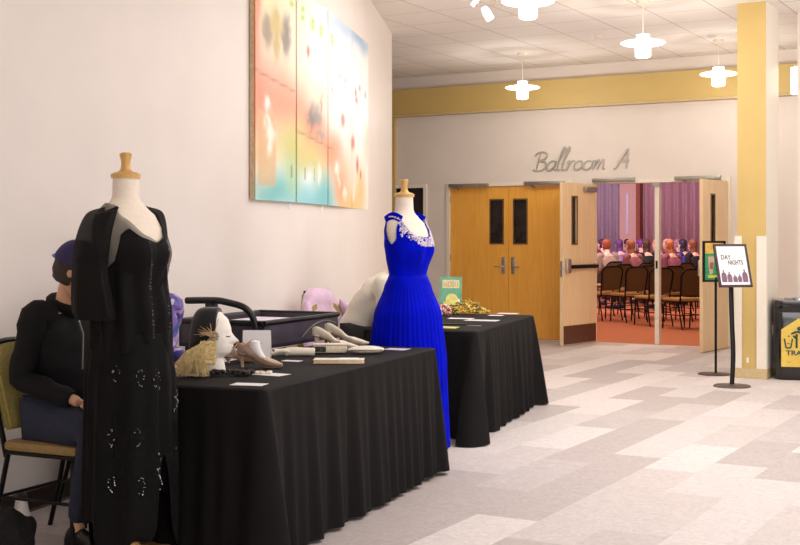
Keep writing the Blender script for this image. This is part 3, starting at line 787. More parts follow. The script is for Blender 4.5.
    if hat:
        mb = MB(); rings = []
        for i in range(10):
            a_ = math.pi/2*i/9; z = .012+.118*math.sin(a_); r_ = math.cos(a_)**.8
            rings.append([headc+M @ Vector((-.004+.112*r_*math.cos(2*math.pi*k/24), .094*r_*math.sin(2*math.pi*k/24), z+.008)) for k in range(24)])
        mb.ring_loft(rings, cap0=False); cp = mb.build('cap', hat, t)
        mb = MB(); rr = []
        for i in range(5):
            d_ = i/4
            rr.append([headc+M @ Vector((.085+d_*.085*math.cos(a_*.9), .078*math.sin(a_)*(1), .02-.012*d_-.02*abs(math.sin(a_))**2)) for a_ in [(-1.2+2.4*k/12) for k in range(13)]])
        solidify(mb.ring_loft(rr, closed=False).build('visor', hat, cp), .004)
        mb = MB()
        for k in range(5):
            a_ = math.pi+(-.5+.25*k); mb.ball(headc+M @ Vector((.114*math.cos(a_)-.004, .096*math.sin(a_), .026)), .007, 8, 6)
        mb.build('strap_snaps', mat('teal_snaps', (70, 130, 190), .3), cp)
        mb = MB().ball(headc+M @ Vector((0, 0, .14)), .008, 8, 6); mb.build('button', hat, cp)
    return t, headc, M

# --- man in cap behind the black dress
mloc = cw(-1.575, 5.72)
man, hc, hM = person('person seated behind the black dress, in black jacket, jeans and purple navy cap', mloc, R(-8), lean=1, yaw=38, pitch=22, headfwd=.005,
                     hands=((.30, .10, .70), (.24, -.12, .68)), top=M_jacket, bottom=M_denim, skin=M_skin, hair=M_hairdark, hat=M_navy,
                     knee=.41, tuck=.14, sub=2, shoes=M_black, sc=.98, curve=4, longh=.0, seat=.475)
# collar and zip of the jacket
jk = [c for c in man.children if c.name.startswith('top_garment')][0]
MB().tube([(.035+.072*math.cos(a_), .066*math.sin(a_), 1.095-.028*math.cos(a_)) for a_ in [2*math.pi*k/20 for k in range(21)]], .024, 8).build('collar', M_jacket, jk)
MB().tube([(.12, 0, 1.04), (.16, 0, .96), (.155, 0, .8)], .004, 6).build('zip', M_alu, jk)
make_chair('banquet chair with olive back holding the person in the purple navy cap', mloc+cw(.03, -.02), R(4), M_gold, M_dimseat, 'banquet chairs along the curved wall')
# --- person in printed purple top
p = P(133, 189, 0)
person('person in purple patterned top mostly hidden behind the black dress', (p.x, p.y, 0), R(5), lean=6, pitch=-6, headfwd=-.035, top=print_mat('purple_print', [(120, 96, 170), (206, 190, 226), (86, 70, 140), (180, 150, 200), (60, 90, 150)], 26),
       bottom=M_denim, skin=M_skin2, hair=mat('brown_hair', (80, 48, 30), .6, var=.25, scale=50), hands=((.26, .14, .74), (.26, -.1, .74)), knee=.38, tuck=.1, sub=2, sc=1.14)
make_chair('banquet chair under the person in the purple patterned top', (p.x-.05, p.y, 0), R(5), M_gold, M_dimseat, 'banquet chairs along the curved wall')
# --- person in white shirt behind the far table
p = P(356, 134, 0)
person('person in white shirt bending over the far table behind the blue gown', (p.x, p.y, 0), TH+R(-6), lean=16, seat=.56, pitch=34, top=mat('white_cotton', (226, 218, 202), .85, var=.05, scale=7, bump=.9),
       bottom=mat('dark_trousers', (40, 36, 40), .8), skin=M_skin2, hair=mat('chestnut_hair', (150, 84, 44), .6, var=.2, scale=50), hands=((.46, .14, .84), (.52, -.1, .84)), knee=.36, tuck=.12, sub=2, sc=1.08, curve=16)
c2 = make_chair('banquet chair wearing the lavender jacket, under the person in the white shirt', tuple(P(351, 134, 0)), TH+R(-34), M_gold, M_dimseat, 'banquet chairs along the curved wall')
# --- two empty chairs against the wall, one with a lavender jacket
p = P(304, 132, 0); c1 = make_chair('olive backed banquet chair standing empty behind the black cart', (p.x, p.y, 0), TH+R(-62), M_gold, M_dimseat, 'banquet chairs along the curved wall')
c1.scale = (1, 1, 1.06)
m_ = MB(); rings = []
for i in range(15):
    z = 1.02-.52*i/14; w = .10+.13*min(1, (i/5)**.6); d = .028+.04*min(1, i/3)+.012*math.sin(i*1.3)
    ax = -.225-(z-.5)*.17
    rings.append([Vector((ax+d*math.cos(a_)+.008*math.sin(5*a_+i*.3), w*math.sin(a_)*(1+.04*math.sin(7*a_)), z)) for a_ in [2*math.pi*k/36 for k in range(36)]])
t = thing('lavender_jacket', 'pale lavender quilted jacket hung over the chair back behind the white shirt', 'jacket', c2.location, c2.rotation_euler.z)
M_lav = mat('lavender_nylon', (216, 184, 206), .5, var=.06, scale=14, bump=.2)
m_.ring_loft(rings).build('jacket_body', M_lav, t)
for sy in (-1, 1): MB().tube(crv([(-.25, sy*.2, .93), (-.22, sy*.25, .8), (-.2, sy*.25, .6), (-.17, sy*.23, .45)]), [.006, .018, .028, .036]+[.04]*14+[.035], 10).build('sleeve', M_lav, t)

# ------------------------------------------------------------------ tables and cloths
def table(px, y, rz, ln, wd, label, clabel, flare, hem=.015, seed=0):
    q = at(px, y, .75)
    ex = Vector((math.cos(rz), math.sin(rz), 0)); ey = Vector((-math.sin(rz), math.cos(rz), 0))
    c = Vector((q.x, q.y, 0)) - ex*wd/2 + ey*ln/2
    t = thing('folding_table', label, 'table', c, rz)
    MB().box((0, 0, .725), (wd-.02, ln-.02, .03), None, .006).build('tabletop', mat('grey_laminate', (150, 145, 140), .5), t)
    for sx in (-1, 1):
        for sy in (-1, 1): MB().tube([(sx*(wd/2-.1), sy*(ln/2-.2), .715), (sx*(wd/2-.1), sy*(ln/2-.14), 0)], .013).build('leg', M_blackmetal, t)
    r = .03; M_ = 96
    def per(n):     # points around a rounded rectangle with outward normals
        out = []; a, b = wd/2, ln/2
        segs = [((a, -b+r), (a, b-r), (1, 0)), ((a-r, b), (-a+r, b), (0, 1)), ((-a, b-r), (-a, -b+r), (-1, 0)), ((-a+r, -b), (a-r, -b), (0, -1))]
        for k, (p0, p1, nn) in enumerate(segs):
            L_ = math.dist(p0, p1); m = max(4, int(L_/.018))
            for i in range(m): 
                f = i/m; out.append((Vector((p0[0]+(p1[0]-p0[0])*f, p0[1]+(p1[1]-p0[1])*f, 0)), Vector((*nn, 0)), 0., k))
            cx_, cy_ = ((a-r, b-r), (-a+r, b-r), (-a+r, -b+r), (a-r, -b+r))[k]; a0 = k*math.pi/2
            for i in range(10):
                an = a0+math.pi/2*i/10; nn2 = Vector((math.cos(an), math.sin(an), 0))
                out.append((Vector((cx_, cy_, 0))+nn2*r, nn2, math.sin(math.pi*i/10), k))
        return out
    pr = per(0); n = len(pr); rings = []
    s_acc = 0; arc = []
    for i in range(n): arc.append(s_acc); s_acc += (pr[(i+1) % n][0]-pr[i][0]).length+.004*pr[i][2]
    corn = {0: (wd/2, ln/2), 1: (-wd/2, ln/2), 2: (-wd/2, -ln/2), 3: (wd/2, -ln/2)}
    rings.append([p_*.02+Vector((0, 0, .752)) for p_, *_ in pr])
    rings.append([p_*.6+Vector((0, 0, .752)) for p_, *_ in pr])
    rings.append([p_-nn*.02+Vector((0, 0, .752)) for p_, nn, *_ in pr])
    rings.append([p_-nn*.004+Vector((0, 0, .749)) for p_, nn, *_ in pr])
    K = 16
    for j in range(K+1):
        tt = j/K; z = .742+(hem-.742)*tt; ring = []
        for i, (p_, nn, cf, k) in enumerate(pr):
            a = arc[i]
            f = .016*math.sin(a*2*math.pi/.23+2*math.sin(a*1.7+seed))+.012*math.sin(a*2*math.pi/.11+3*math.sin(a*2.3+seed))+.02*noise.noise(Vector((a*2.1, seed, 0)))
            f += .018*abs(math.sin(a*math.pi/.31+seed))
            out_ = (.004 + tt**.8*(.028+f*.9))
            # corners hang out as a cone, pinched beside it
            cfl = 0
            for kk, (cx_, cy_) in corn.items():
                dd = math.hypot(p_.x-cx_, p_.y-cy_)
                cfl += flare[kk]*(math.exp(-(dd/.07)**2)-.35*math.exp(-((dd-.22)/.09)**2))
            out_ += tt*cfl
            if flare[3] > .15:
                dd = math.hypot(p_.x-corn[3][0], p_.y-corn[3][1]); p_ = p_+Vector((-.03, -.20, 0))*tt*math.exp(-(dd/.09)**2)
            ring.append(p_+nn*out_+Vector((0, 0, z + (tt*.02*noise.noise(Vector((a*1.3, 5+seed, 0)))if j == K else 0))))
        rings.append(ring)
    o = MB().ring_loft(rings, cap1=False).build('tablecloth', M_cloth, loc=c, rz=rz)
    tag(o, clabel, 'tablecloth', 'black tablecloths')
    return c, ex, ey
T1, T1x, T1y = table(264, 390, TH-R(21.5), 2.17, .76, 'folding table carrying shoes and the foam head, under its black cloth', 'black cloth to the floor on the front table with shoes', {0: .05, 1: .05, 2: .03, 3: .07}, .02, 1.)
T2, T2x, T2y = table(476.5, 331.5, TH-R(18.2), 1.9, .84, 'folding table carrying the green book, under its black cloth', 'black cloth flaring at its near corner on the far table with green book', {0: .07, 1: .05, 2: .04, 3: .151}, .008, 4.)

# ------------------------------------------------------------------ dress forms
FORM = [(.80, .15, .115), (.95, .172, .125), (1.06, .15, .108), (1.17, .128, .094), (1.28, .152, .115), (1.36, .168, .125), (1.44, .174, .108), (1.495, .158, .088), (1.53, .115, .07), (1.555, .073, .06), (1.58, .058, .056), (1.66, .056, .054)]
def fs(an, z, k=1., pad=0.):
    a, b = interp(FORM, z); a, b = a*k+pad, b*k+pad
    y = b*math.sin(an)+.028*max(0, min(1, (z-1.40)/.14)); x = a*math.cos(an)
    if math.sin(an) < 0:        # bust, at local -y
        y -= .03*math.exp(-((z-1.32)/.06)**2)*math.exp(-((abs(x)-.07)/.06)**2)
    return Vector((x, y, z))
def dress_form(label, loc, rz):
    t = thing('dress_form', label, 'mannequin', loc, rz, 'dress forms')
    rings = [[fs(2*math.pi*k/40, .80+(1.655-.80)*i/44) for k in range(40)] for i in range(45)]
    MB().ring_loft(rings).build('torso', M_lining, t)
    MB().lathe([(.001, 1.655), (.062, 1.655), (.064, 1.672), (.05, 1.68), (.03, 1.685), (.022, 1.695), (.019, 1.72), (.024, 1.745), (.027, 1.758), (.02, 1.765), (.001, 1.765)], 24, (0, .028, 0)).build('neck_cap', M_formwood, t)
    MB().lathe([(.017, .06), (.017, .82)], 14).build('pole', M_formwood, t)
    MB().lathe([(.001, 0), (.19, 0), (.2, .02), (.2, .045), (.185, .06), (.05, .075), (.03, .1), (.001, .1)], 40).build('base', M_formwood, t)
    return t
# --- blue gown
p = P(408, 160.6, 0); RB = TH+R(55)
dress_form('cream dress form with wooden neck cap wearing the blue gown', p, RB)
g = thing('blue_evening_gown', 'long royal blue evening gown with beaded neckline, between the two tables', 'dress', p, RB)
def ztop(an):
    d = abs(((an+math.pi/2+math.pi) % (2*math.pi))-math.pi)      # 0 at the front
    return interp([(0, 1.405), (.4, 1.41), (.62, 1.45), (.9, 1.51), (1.12, 1.485), (1.35, 1.385), (1.57, 1.36), (1.8, 1.385), (2.1, 1.485), (2.3, 1.51), (2.6, 1.49), (3.15, 1.48)], d)[0]
rings = []
for i in range(21):
    f = i/20; rings.append([fs(2*math.pi*k/96, 1.165+(ztop(2*math.pi*k/96)-1.165)*f, 1., .008+.0015*math.sin(2*math.pi*k/96*14+f*7)*(1-f)) for k in range(96)])
solidify(MB().ring_loft(rings, False, False).build('bodice', M_blue, g, fix=False), .003)
MB().ring_loft([[fs(2*math.pi*k/48, z, 1., .010+.003*math.sin(40*z+i)) for k in range(48)] for i, z in enumerate((1.155, 1.17, 1.185, 1.2, 1.215))], False, False).build('waistband', M_blue, g)
for s in (-1, 1):       # shoulder straps over the top of the form
    pts = []
    for k in range(13):
        f = k/12; an = -math.pi/2 + s*(.95+(math.pi-1.9)*f); z = 1.508+.022*math.sin(math.pi*f)
        pts.append(fs(an, z, 1., .011))
    MB().tube(pts, .03, 10, .35).build('shoulder_strap', M_blue, g)
def skirt(nm, m, par, z0, hemf, tab, npl, amp, K=30, Mn=288, seed=0., pad=0., twist=.15, th=.003):
    rings = []
    for i in range(K+1):
        f = i/K; ring = []
        for k in range(Mn):
            an = 2*math.pi*k/Mn; h = hemf(an); z = z0+(h-z0)*f
            a, b = interp(tab, z0-z)
            w = 1+amp*min(1, f*2.2+.15)*(math.sin(an*npl+1.2*math.sin(an*3+seed)+twist*f*6)+.5*math.sin(an*npl*.53+2+seed))/1.5
            w += .03*f*noise.noise(Vector((math.cos(an)*2, math.sin(an)*2, f*1.5+seed)))
            ring.append(Vector((a*math.cos(an)*w, b*math.sin(an)*w, z)))
        rings.append(ring)
    return solidify(MB().ring_loft(rings, False, False).build(nm, m, par, fix=False), th)
skirt('skirt', M_blue, g, 1.18, lambda a: .10+.006*math.sin(a*9), [(0, .135, .102), (.08, .165, .135), (.25, .225, .20), (.55, .25, .235), (1.1, .268, .255)], 43, .018, seed=1., twist=.3)
mb = MB(); mb2 = MB()
def bead(an, z, r): mb.ico(fs(an, z, 1., .013), r)
for k in range(500):    # beaded embroidery round the neckline and over the shoulders
    d = rnd.uniform(-1.05, 1.05); an = -math.pi/2+d
    z = ztop(an)-.004-rnd.random()*(.055 if abs(d) < .7 else .085)
    bead(an, z, rnd.choice((.0032, .0045, .006)))
for s in (-1, 1):
    for k in range(90):
        f = rnd.random(); an = -math.pi/2+s*(.95+(math.pi-1.9)*f*.7); z = 1.508+.022*math.sin(math.pi*f*.7)
        mb.ico(fs(an, z, 1., .02)+Vector((rnd.uniform(-.01, .01), rnd.uniform(-.01, .01), .002)), rnd.choice((.003, .0045)))
mb.build('beaded_neckline', M_bead, g)['kind'] = 'stuff'

# --- black sheer dress
p = P(131, 234, 0); RK = TH+R(64)
dress_form('cream dress form with wooden neck cap wearing the black dress', p, RK)
g = thing('black_sheer_dress', 'black sheer dress with beaded lines and ragged hem, at the left of the front table', 'dress', p, RK)
def zt2(an):
    d = abs(((an+math.pi/2+math.pi) % (2*math.pi))-math.pi)
    return interp([(0, 1.385), (.3, 1.41), (.7, 1.48), (1.2, 1.54), (1.9, 1.548), (2.4, 1.55), (3.15, 1.55)], d)[0]
def zt3(an):
    d = abs(((an+math.pi/2+math.pi) % (2*math.pi))-math.pi)
    return interp([(0, 1.38), (.4, 1.40), (.7, 1.44), (.95, 1.42), (1.3, 1.30), (1.6, 1.27), (2.0, 1.33), (2.5, 1.42), (3.15, 1.42)], d)[0]
solidify(MB().ring_loft([[fs(2*math.pi*k/64, 1.0+(zt3(2*math.pi*k/64)-1.0)*i/16, 1., .008) for k in range(64)] for i in range(17)], False, False).build('inner_bodice', M_blackdress, g, fix=False), .002)
TUN = [(0, .19, .15), (.1, .18, .145)]
rings = []
for i in range(29):
    f = i/28; ring = []
    for k in range(96):
        an = 2*math.pi*k/96; zb = .93+.03*math.sin(an*3+1); z = zt2(an)+(zb-zt2(an))*f
        p_ = fs(an, max(z, 1.17), 1., .016+.006*f)
        if z < 1.3:
            q_ = min(1, (1.3-z)/.2); r_ = Vector((.185*math.cos(an), .155*math.sin(an), z)); p_ = p_.lerp(r_, q_); 
        p_.z = z
        p_ *= 1; w = .012*f*math.sin(an*11+z*4); p_ += Vector((math.cos(an)*w, math.sin(an)*w, 0))
        ring.append(p_)
    rings.append(ring)
MB().ring_loft(rings, False, False).build('sheer_tunic', M_sheer, g, fix=False)
MB().ring_loft([[v*1.0 for v in r] for r in [[Vector((v.x*.985, v.y*.985, v.z)) for v in r] for r in rings[12:]]], False, False).build('tunic_lining', M_blackdress, g, fix=False)
for s in (-1, 1):
    pts = crv([(s*.115, .02, 1.525), (s*.16, .03, 1.50), (s*.195, .045, 1.39), (s*.20, .055, 1.25), (s*.19, .05, 1.13), (s*.18, .04, 1.06)], 6)
    n = len(pts); mb = MB(); rings = []
    for i, q in enumerate(pts):
        f = i/(n-1); r_ = .03+.045*min(1, f*2.2)+.008*math.sin(f*9)
        rings.append([q+Vector((r_*.7*math.cos(a_)*(1+.12*math.sin(4*a_+f*3)), r_*1.25*math.sin(a_)*(1+.08*math.sin(5*a_)), .012*math.cos(a_)*(1-f))) for a_ in [2*math.pi*k/30 for k in range(30)]])
    mb.ring_loft(rings, True, False).build('sleeve', M_sleeve, g, fix=False)
    mb = MB(); mb.ring_loft([[q+(v-q)*.93 for v in r] for q, r in zip(pts[15:], rings[15:])], False, False).build('sleeve_lining', M_sheer2, g, fix=False)
skirt('underskirt', M_blackdress, g, 1.02, lambda a: .40+.10*math.sin(a*2+.6), [(0, .15, .12), (.2, .178, .16), (1.0, .185, .17)], 13, .04, seed=2.)
def hem2(a):
    v = .22+.09*math.sin(a*3+.5)+.05*math.sin(a*7)
    d = abs(((a-R(-95)+math.pi) % (2*math.pi))-math.pi); v += .22*math.exp(-(d/.13)**2)     # split at the front
    return max(.07, v-.08)
skirt('skirt', M_sheer2, g, 1.0, hem2, [(0, .178, .15), (.2, .195, .18), (.6, .20, .19), (1.0, .2, .19)], 12, .06, seed=5.)
mb = MB()
def bead_line(pts, n, r=.0022, j=.003):
    c_ = crv(pts, 8)
    for k in range(n):
        q = c_[int(rnd.random()*(len(c_)-1))]; mb.ico(q+Vector([rnd.uniform(-j, j) for _ in range(3)]), r*rnd.uniform(.7, 1.3))
def on(an_deg, z, k_=.205): a_ = R(an_deg); return Vector((k_*math.cos(a_), (k_-.01)*math.sin(a_), z))
for a0 in (-108, -70):
    bead_line([fs(R(a0), 1.39, 1., .02), fs(R(a0-2), 1.3, 1., .024), fs(R(a0+1), 1.2, 1., .05), on(a0, 1.08, .175), on(a0, .98, .18)], 46)
for a0 in (-165, -135, -100, -60, -30):
    for z0 in (.78, .52, .34):
        zz = z0+rnd.uniform(-.08, .08); a1 = a0+rnd.uniform(-8, 8)
        bead_line([on(a1-5, zz, .200), on(a1, zz+.03, .203), on(a1+4, zz, .203), on(a1+1, zz-.04, .203), on(a1-4, zz-.02, .200)], 14)
bead_line([on(-75, .66, .200), on(-55, .70, .203), on(-35, .69, .203), on(-20, .67, .200)], 36)
mb.build('bead_trim', M_sequin, g)['kind'] = 'stuff'

# ------------------------------------------------------------------ things on the front table
TZ = .7535
def on_table(px, y): q = at(px, y, TZ); return q
# foam head with profile
q = on_table(213, 372); hr = TH+R(-6)
t = thing('foam_head', 'white foam display head in profile wearing the black cloche cap', 'display head', q, hr)
tab = [(0, .062, -.05, .05), (.03, .058, -.048, .048), (.07, .05, -.05, .05), (.085, .068, -.058, .055), (.10, .086, -.07, .06), (.13, .092, -.085, .068), (.17, .09, -.1, .075), (.21, .088, -.105, .077), (.25, .076, -.095, .07), (.285, .045, -.06, .05), (.3, .012, -.02, .018)]
rings = []
for i in range(44):
    z = .3*i/43; xf, xb, w = interp(tab, z); cx_ = (xf+xb)/2; a = (xf-xb)/2; r = []
    for k in range(36):
        an = 2*math.pi*k/36; x = cx_+a*math.cos(an); y = w*math.sin(an)
        if math.cos(an) > 0:
            g_ = math.exp(-(y/.014)**2)
            x += g_*(.030*math.exp(-((z-.152)/.014)**2)+.014*math.exp(-((z-.172)/.018)**2))
            x += math.exp(-(y/.024)**2)*(.009*math.exp(-((z-.126)/.006)**2)+.009*math.exp(-((z-.113)/.006)**2)+.006*math.exp(-((z-.092)/.01)**2))
            x -= .010*math.exp(-((abs(y)-.03)/.013)**2)*math.exp(-((z-.183)/.01)**2)
        r.append(Vector((x, y, z)))
    rings.append(r)
MB().ring_loft(rings).build('head', M_foam, t)
MB().box((.0, -.028, 0)).bm if False else None
mb = MB(); mb.tube([(.075, -.04, .177), (.083, -.03, .173), (.089, -.018, .176)], .0025, 5); mb.build('painted_lash', mat('dark_brown_paint', (70, 50, 40), .5), t)
mb = MB(); mb.tube([(.103, -.012, .119), (.107, 0, .12), (.103, .012, .119)], .003, 5); mb.build('painted_lips', mat('rose_paint', (180, 110, 90), .5), t)
h = thing('cloche_cap', 'black velvet cloche cap with brooch and feather, on the foam head', 'hat', q+Vector((0, 0, .0)), hr)
rings = []
for i in range(14):
    f = i/13; r = []
    for k in range(36):
        an = 2*math.pi*k/36; zt_ = .312
        zb = .215-.10*(.5-.5*math.cos(an))**.7 + .03*max(0, math.cos(an))
        z = zb+(zt_-zb)*math.sin(f*math.pi/2)
        rr = math.cos(f*math.pi/2)**.55 if f < 1 else .0
        rr = max(rr, .02)
        a = .100*rr; b = .086*rr
        x = -.016+a*math.cos(an); x = min(x, .030+.0*f)
        r.append(Vector((x, b*math.sin(an), z)))
    rings.append(r)
solidify(MB().ring_loft(rings, False, True).build('crown', mat('black_velvet', (22, 18, 20), .9, sheen=.3), h, fix=False), .004)
mb = MB()
for k in range(9):
    a_ = 2*math.pi*k/9; mb.ball((.028+.017*math.cos(a_), -.086, .18+.017*math.sin(a_)), (.009, .005, .009), 8, 6)
mb.ball((.028, -.09, .18), .009, 8, 6); mb.build('flower_brooch', mat('silver_lace', (196, 176, 150), .4, .3), h)
mb = MB()
for k in range(26):
    a_ = R(rnd.uniform(95, 175)); l = rnd.uniform(.04, .09); b0 = Vector((.02, -.088, .175))
    e_ = b0+Vector((math.cos(a_)*l, -.01+rnd.uniform(-.01, .01), math.sin(a_)*l*.8)); mb.tube([b0, b0.lerp(e_, .5)+Vector((0, -.006, .01)), e_], [.0012, .001, .0005], 4)
mb.tube([(.028, -.088, .19), (.042, -.09, .235), (.05, -.088, .265)], .0018, 5)
mb.build('feather_sprig', mat('pale_gold_feather', (224, 190, 140), .7), h)
# honey-coloured feather plume beside the head
qf = on_table(200, 377); 
t = thing('feather_plume', 'honey coloured feather plume fanned in front of the foam head', 'feathers', qf, hr)
mb = MB()
for k in range(520):
    a_ = R(rnd.gauss(118, 34)); l = rnd.uniform(.06, .155); b0 = Vector((.06+rnd.uniform(-.05, .02), rnd.uniform(-.03, .01), rnd.uniform(.06, .17)))
    tip = Vector((-.02+rnd.uniform(-.09, .07), rnd.uniform(-.07, .0), rnd.uniform(.004, .07)))
    mid = b0.lerp(tip, .5)+Vector((-.02, -.012, .022)); mb.tube([b0, mid, tip], [.002, .0022, .0007], 4)
mb.build('plume_barbs', mat('honey_feather', (246, 208, 150), .8, var=.15, scale=60), t)
# dark ring stand under the plume
t_ = tag(MB().lathe([(.04, 0), (.075, .001), (.075, .006), (.04, .007)], 26, (0, 0, 0), 1, .5).build('bead_strand', mat('dark_brown_beads', (60, 40, 32), .4), loc=on_table(196, 376.5)), 'dark brown strand coiled flat under the feather plume', 'necklace')

# shoes
def shoe(label, loc, rz, m, strap, heel=.065, ln=.235, group=None, tilt=None, name='high_heeled_shoe'):
    t = thing(name, label, 'shoe', loc, rz, group)
    def zs(f):      # sole height along the length, f=0 heel .. 1 toe
        return interp([(0, heel), (.12, heel*.97), (.32, heel*.72), (.5, heel*.3), (.66, .006), (.85, .004), (1, .012)], f)[0]
    rings = []
    for i in range(27):
        f = i/26; x = f*ln
        w = interp([(0, .014), (.05, .025), (.2, .028), (.42, .024), (.66, .036), (.82, .031), (.94, .019), (1, .006)], f)[0]
        hgt = interp([(0, .05), (.05, .058), (.2, .05), (.4, .04), (.52, .034), (.62, .04), (.8, .028), (1, .010)], f)[0]
        dip = interp([(0, -.02), (.04, -.046), (.3, -.036), (.5, -.024), (.58, -.006), (.64, .008), (.85, .008), (1, .002)], f)[0]
        z0 = zs(f); r = []
        for k in range(20):
            a_ = math.pi+math.pi*k/19; r.append(Vector((x, w*math.cos(a_), z0+hgt*(1+math.sin(a_)*1.0))))
        for k in range(1, 11):
            a_ = math.pi*k/11; r.append(Vector((x, w*.9*math.cos(a_), z0+hgt+dip*math.sin(a_)**.6)))
        rings.append(r)
    MB().ring_loft(rings).build('upper', m, t)
    MB().ring_loft([[Vector((.022+d+r_*math.cos(a_), r_*math.sin(a_), z)) for a_ in [2*math.pi*k/14 for k in range(14)]] for r_, z, d in ((.008, 0, .002), (.0075, .01, .002), (.010, heel*.5, 0), (.02, heel*.96, .004), (.022, heel+.006, .006))]).build('heel', m, t)
    mb = MB(); rr = []
    for i in range(27):
        f = i/26; w = interp([(0, .01), (.05, .022), (.2, .025), (.42, .02), (.66, .034), (.82, .03), (.94, .018), (1, .004)], f)[0]; z0 = zs(f)
        rr.append([Vector((f*ln, -w, z0-.003)), Vector((f*ln, w, z0-.003)), Vector((f*ln, w, z0+.003)), Vector((f*ln, -w, z0+.003))])
    mb.ring_loft(rr).build('sole', mat('shoe_sole', (120, 86, 62), .6), t)
    if strap:
        z1 = zs(.3)+.075
        MB().tube(crv([(.13, 0, zs(.56)+.045), (.10, 0, zs(.42)+.062), (.075, 0, z1+.012)]), .0035, 6, 2.).tube(crv([(.04, -.027, zs(.2)+.045), (.07, -.02, z1+.008), (.078, 0, z1+.014), (.07, .02, z1+.008), (.04, .027, zs(.2)+.045)]), .0035, 6).build('t_strap', mat('copper_strap', (196, 140, 96), .4, .2), t)
    return t
M_bronze = mat('rose_bronze_leather', (200, 172, 152), .4, .1, var=.06)
M_ivory = mat('ivory_satin', (238, 226, 206), .45, var=.03)
q = on_table(238, 367); shoe('bronze T-strap heeled shoe standing sideways beside the foam head', q, TH+R(-14), M_bronze, True, group='bronze T-strap shoes')
q = on_table(224, 363); shoe('bronze T-strap shoe half hidden between foam head and its standing mate', q, TH+R(-150)+math.pi, M_bronze, True, heel=.03, ln=.2, group='bronze T-strap shoes')
q = on_table(313, 349); shoe('ivory pump nearer the viewer in the pair beside the black cart', q, TH+R(-10), M_ivory, False, .075, .27, 'ivory pumps')
q = on_table(325, 345.2); shoe('ivory pump farther back, toe peeking past its mate by the black cart', q, TH+R(-10), M_ivory, False, .078, .27, 'ivory pumps')
# white foot shaper rising out of the bronze shoe
q = on_table(238, 367)
s_ = MB().ring_loft([[Vector((.055+x_*1.0+r_*math.cos(a_), r_*.7*math.sin(a_), z_)) for a_ in [2*math.pi*k/14 for k in range(14)]] for x_, z_, r_ in ((.075, .052, .018), (.05, .075, .026), (.035, .10, .03), (.03, .13, .03), (.028, .135, .02))]).build('shoe_shaper', M_white, loc=q, rz=TH+R(-14))
tag(s_, 'white shaper filling the standing bronze T-strap shoe', 'shoe insert')
# standing card
q = on_table(256.5, 358); t = thing('description_card', 'white upright folded card behind the bronze T-strap shoe', 'card', q, TH)
MB().box((0, .0, .075), (.15, .002, .15), Matrix.Rotation(R(-8), 3, 'X')).build('front_leaf', M_white, t, smooth=False)
MB().box((0, .045, .072), (.15, .002, .15), Matrix.Rotation(R(14), 3, 'X')).build('rear_leaf', M_white, t, smooth=False)
mb = MB()
for k, w in enumerate((.05, .07, .045)): mb.box((.01, -.003+k*.0017, .08-k*.012), (w, .001, .0015))
mb.build('print_lines', mat('grey_ink', (170, 165, 170), .7), t, smooth=False)
# flat papers
def sheet(label, px, y, w, l, rz, m=M_white, name='paper_card', cat='card', z=.0, thick=.0015, group=None):
    q = on_table(px, y)
    return tag(MB().box((0, 0, thick/2+z), (w, l, thick)).build(name, m, loc=q, rz=TH+R(rz), smooth=False), label, cat, group)
sheet('white card nearest the front edge, below the black lace gloves', 249, 384.5, .15, .09, -14)
sheet('white card lying just right of the black lace gloves', 271, 374.5, .16, .10, -30)
sheet('lavender tinted card at the far right end of the front table', 397, 349.3, .13, .11, -24, mat('lilac_card', (222, 208, 232), .6))
sheet('small white card beside the rolled gloves', 292, 361, .10, .06, -20)
# lace gloves
def lump(label, px, y, rz, L_, w, h, m, name, cat, n=40, ball=.012, seed=0):
    rg = random.Random(seed); q = on_table(px, y); mb = MB()
    for k in range(n):
        f = rg.random(); mb.ball((-L_/2+L_*f, rg.uniform(-w, w), ball*.5+rg.random()*h), (ball*rg.uniform(.8, 1.6), ball*rg.uniform(.6, 1.2), ball*rg.uniform(.4, .8)), 8, 6)
    return tag(mb.build(name, m, loc=q, rz=TH+R(rz)), label, cat)
M_lace = print_mat('black_lace', [(24, 20, 20), (60, 52, 48), (16, 14, 14), (110, 98, 90), (20, 18, 18)], 260)
lump('crumpled black lace gloves lying on front table before the bronze shoe', 232, 375.5, -3, .21, .018, .018, M_lace, 'lace_gloves', 'gloves', 60, seed=3)
lump('ivory lace handkerchief bunched at the end of the black gloves', 263, 374, -3, .07, .016, .008, M_ivory, 'lace_handkerchief', 'handkerchief', 26, .009, seed=4)
# rolled gloves, box, clutch, books
q = on_table(291, 356); t = thing('rolled_gloves', 'long white gloves rolled beside the bronze shoe', 'gloves', q, TH+R(12))
MB().tube(crv([(-.09, 0, .022), (-.02, .005, .024), (.05, 0, .024), (.13, 0, .02)]), [.018]*6+[.023]*7+[.022]*6, 12, .9).build('roll', M_ivory, t)
MB().tube(crv([(-.1, -.01, .014), (-.06, -.03, .03), (-.02, -.03, .028), (-.03, -.02, .01)]), .009, 8).build('fingers', M_ivory, t)
MB().tube(crv([(-.1, .02, .03), (-.04, .015, .04), (.03, .02, .035)]), .006, 8).build('dark_edge', M_lace, t)
q = on_table(330, 353); t = thing('beaded_clutch', 'ivory beaded clutch bag below the ivory pumps', 'bag', q, TH+R(6))
MB().box((0, 0, .024), (.19, .09, .044), None, .012).build('bag_body', mat('ivory_beaded', (226, 210, 186), .5, var=.12, scale=180, bump=.3), t)
MB().box((0, 0, .05), (.19, .085, .008), None, .003).build('flap', M_ivory, t)
MB().box((-.06, -.047, .026), (.07, .004, .03)).build('woven_panel', M_lace, t)
q = on_table(339, 363); t = thing('vintage_booklet', 'cream book lying flat nearest the front table long edge', 'book', q, TH+R(-2))
MB().box((0, 0, .010), (.25, .10, .014)).build('pages', mat('page_cream', (232, 216, 184), .7), t, smooth=False)
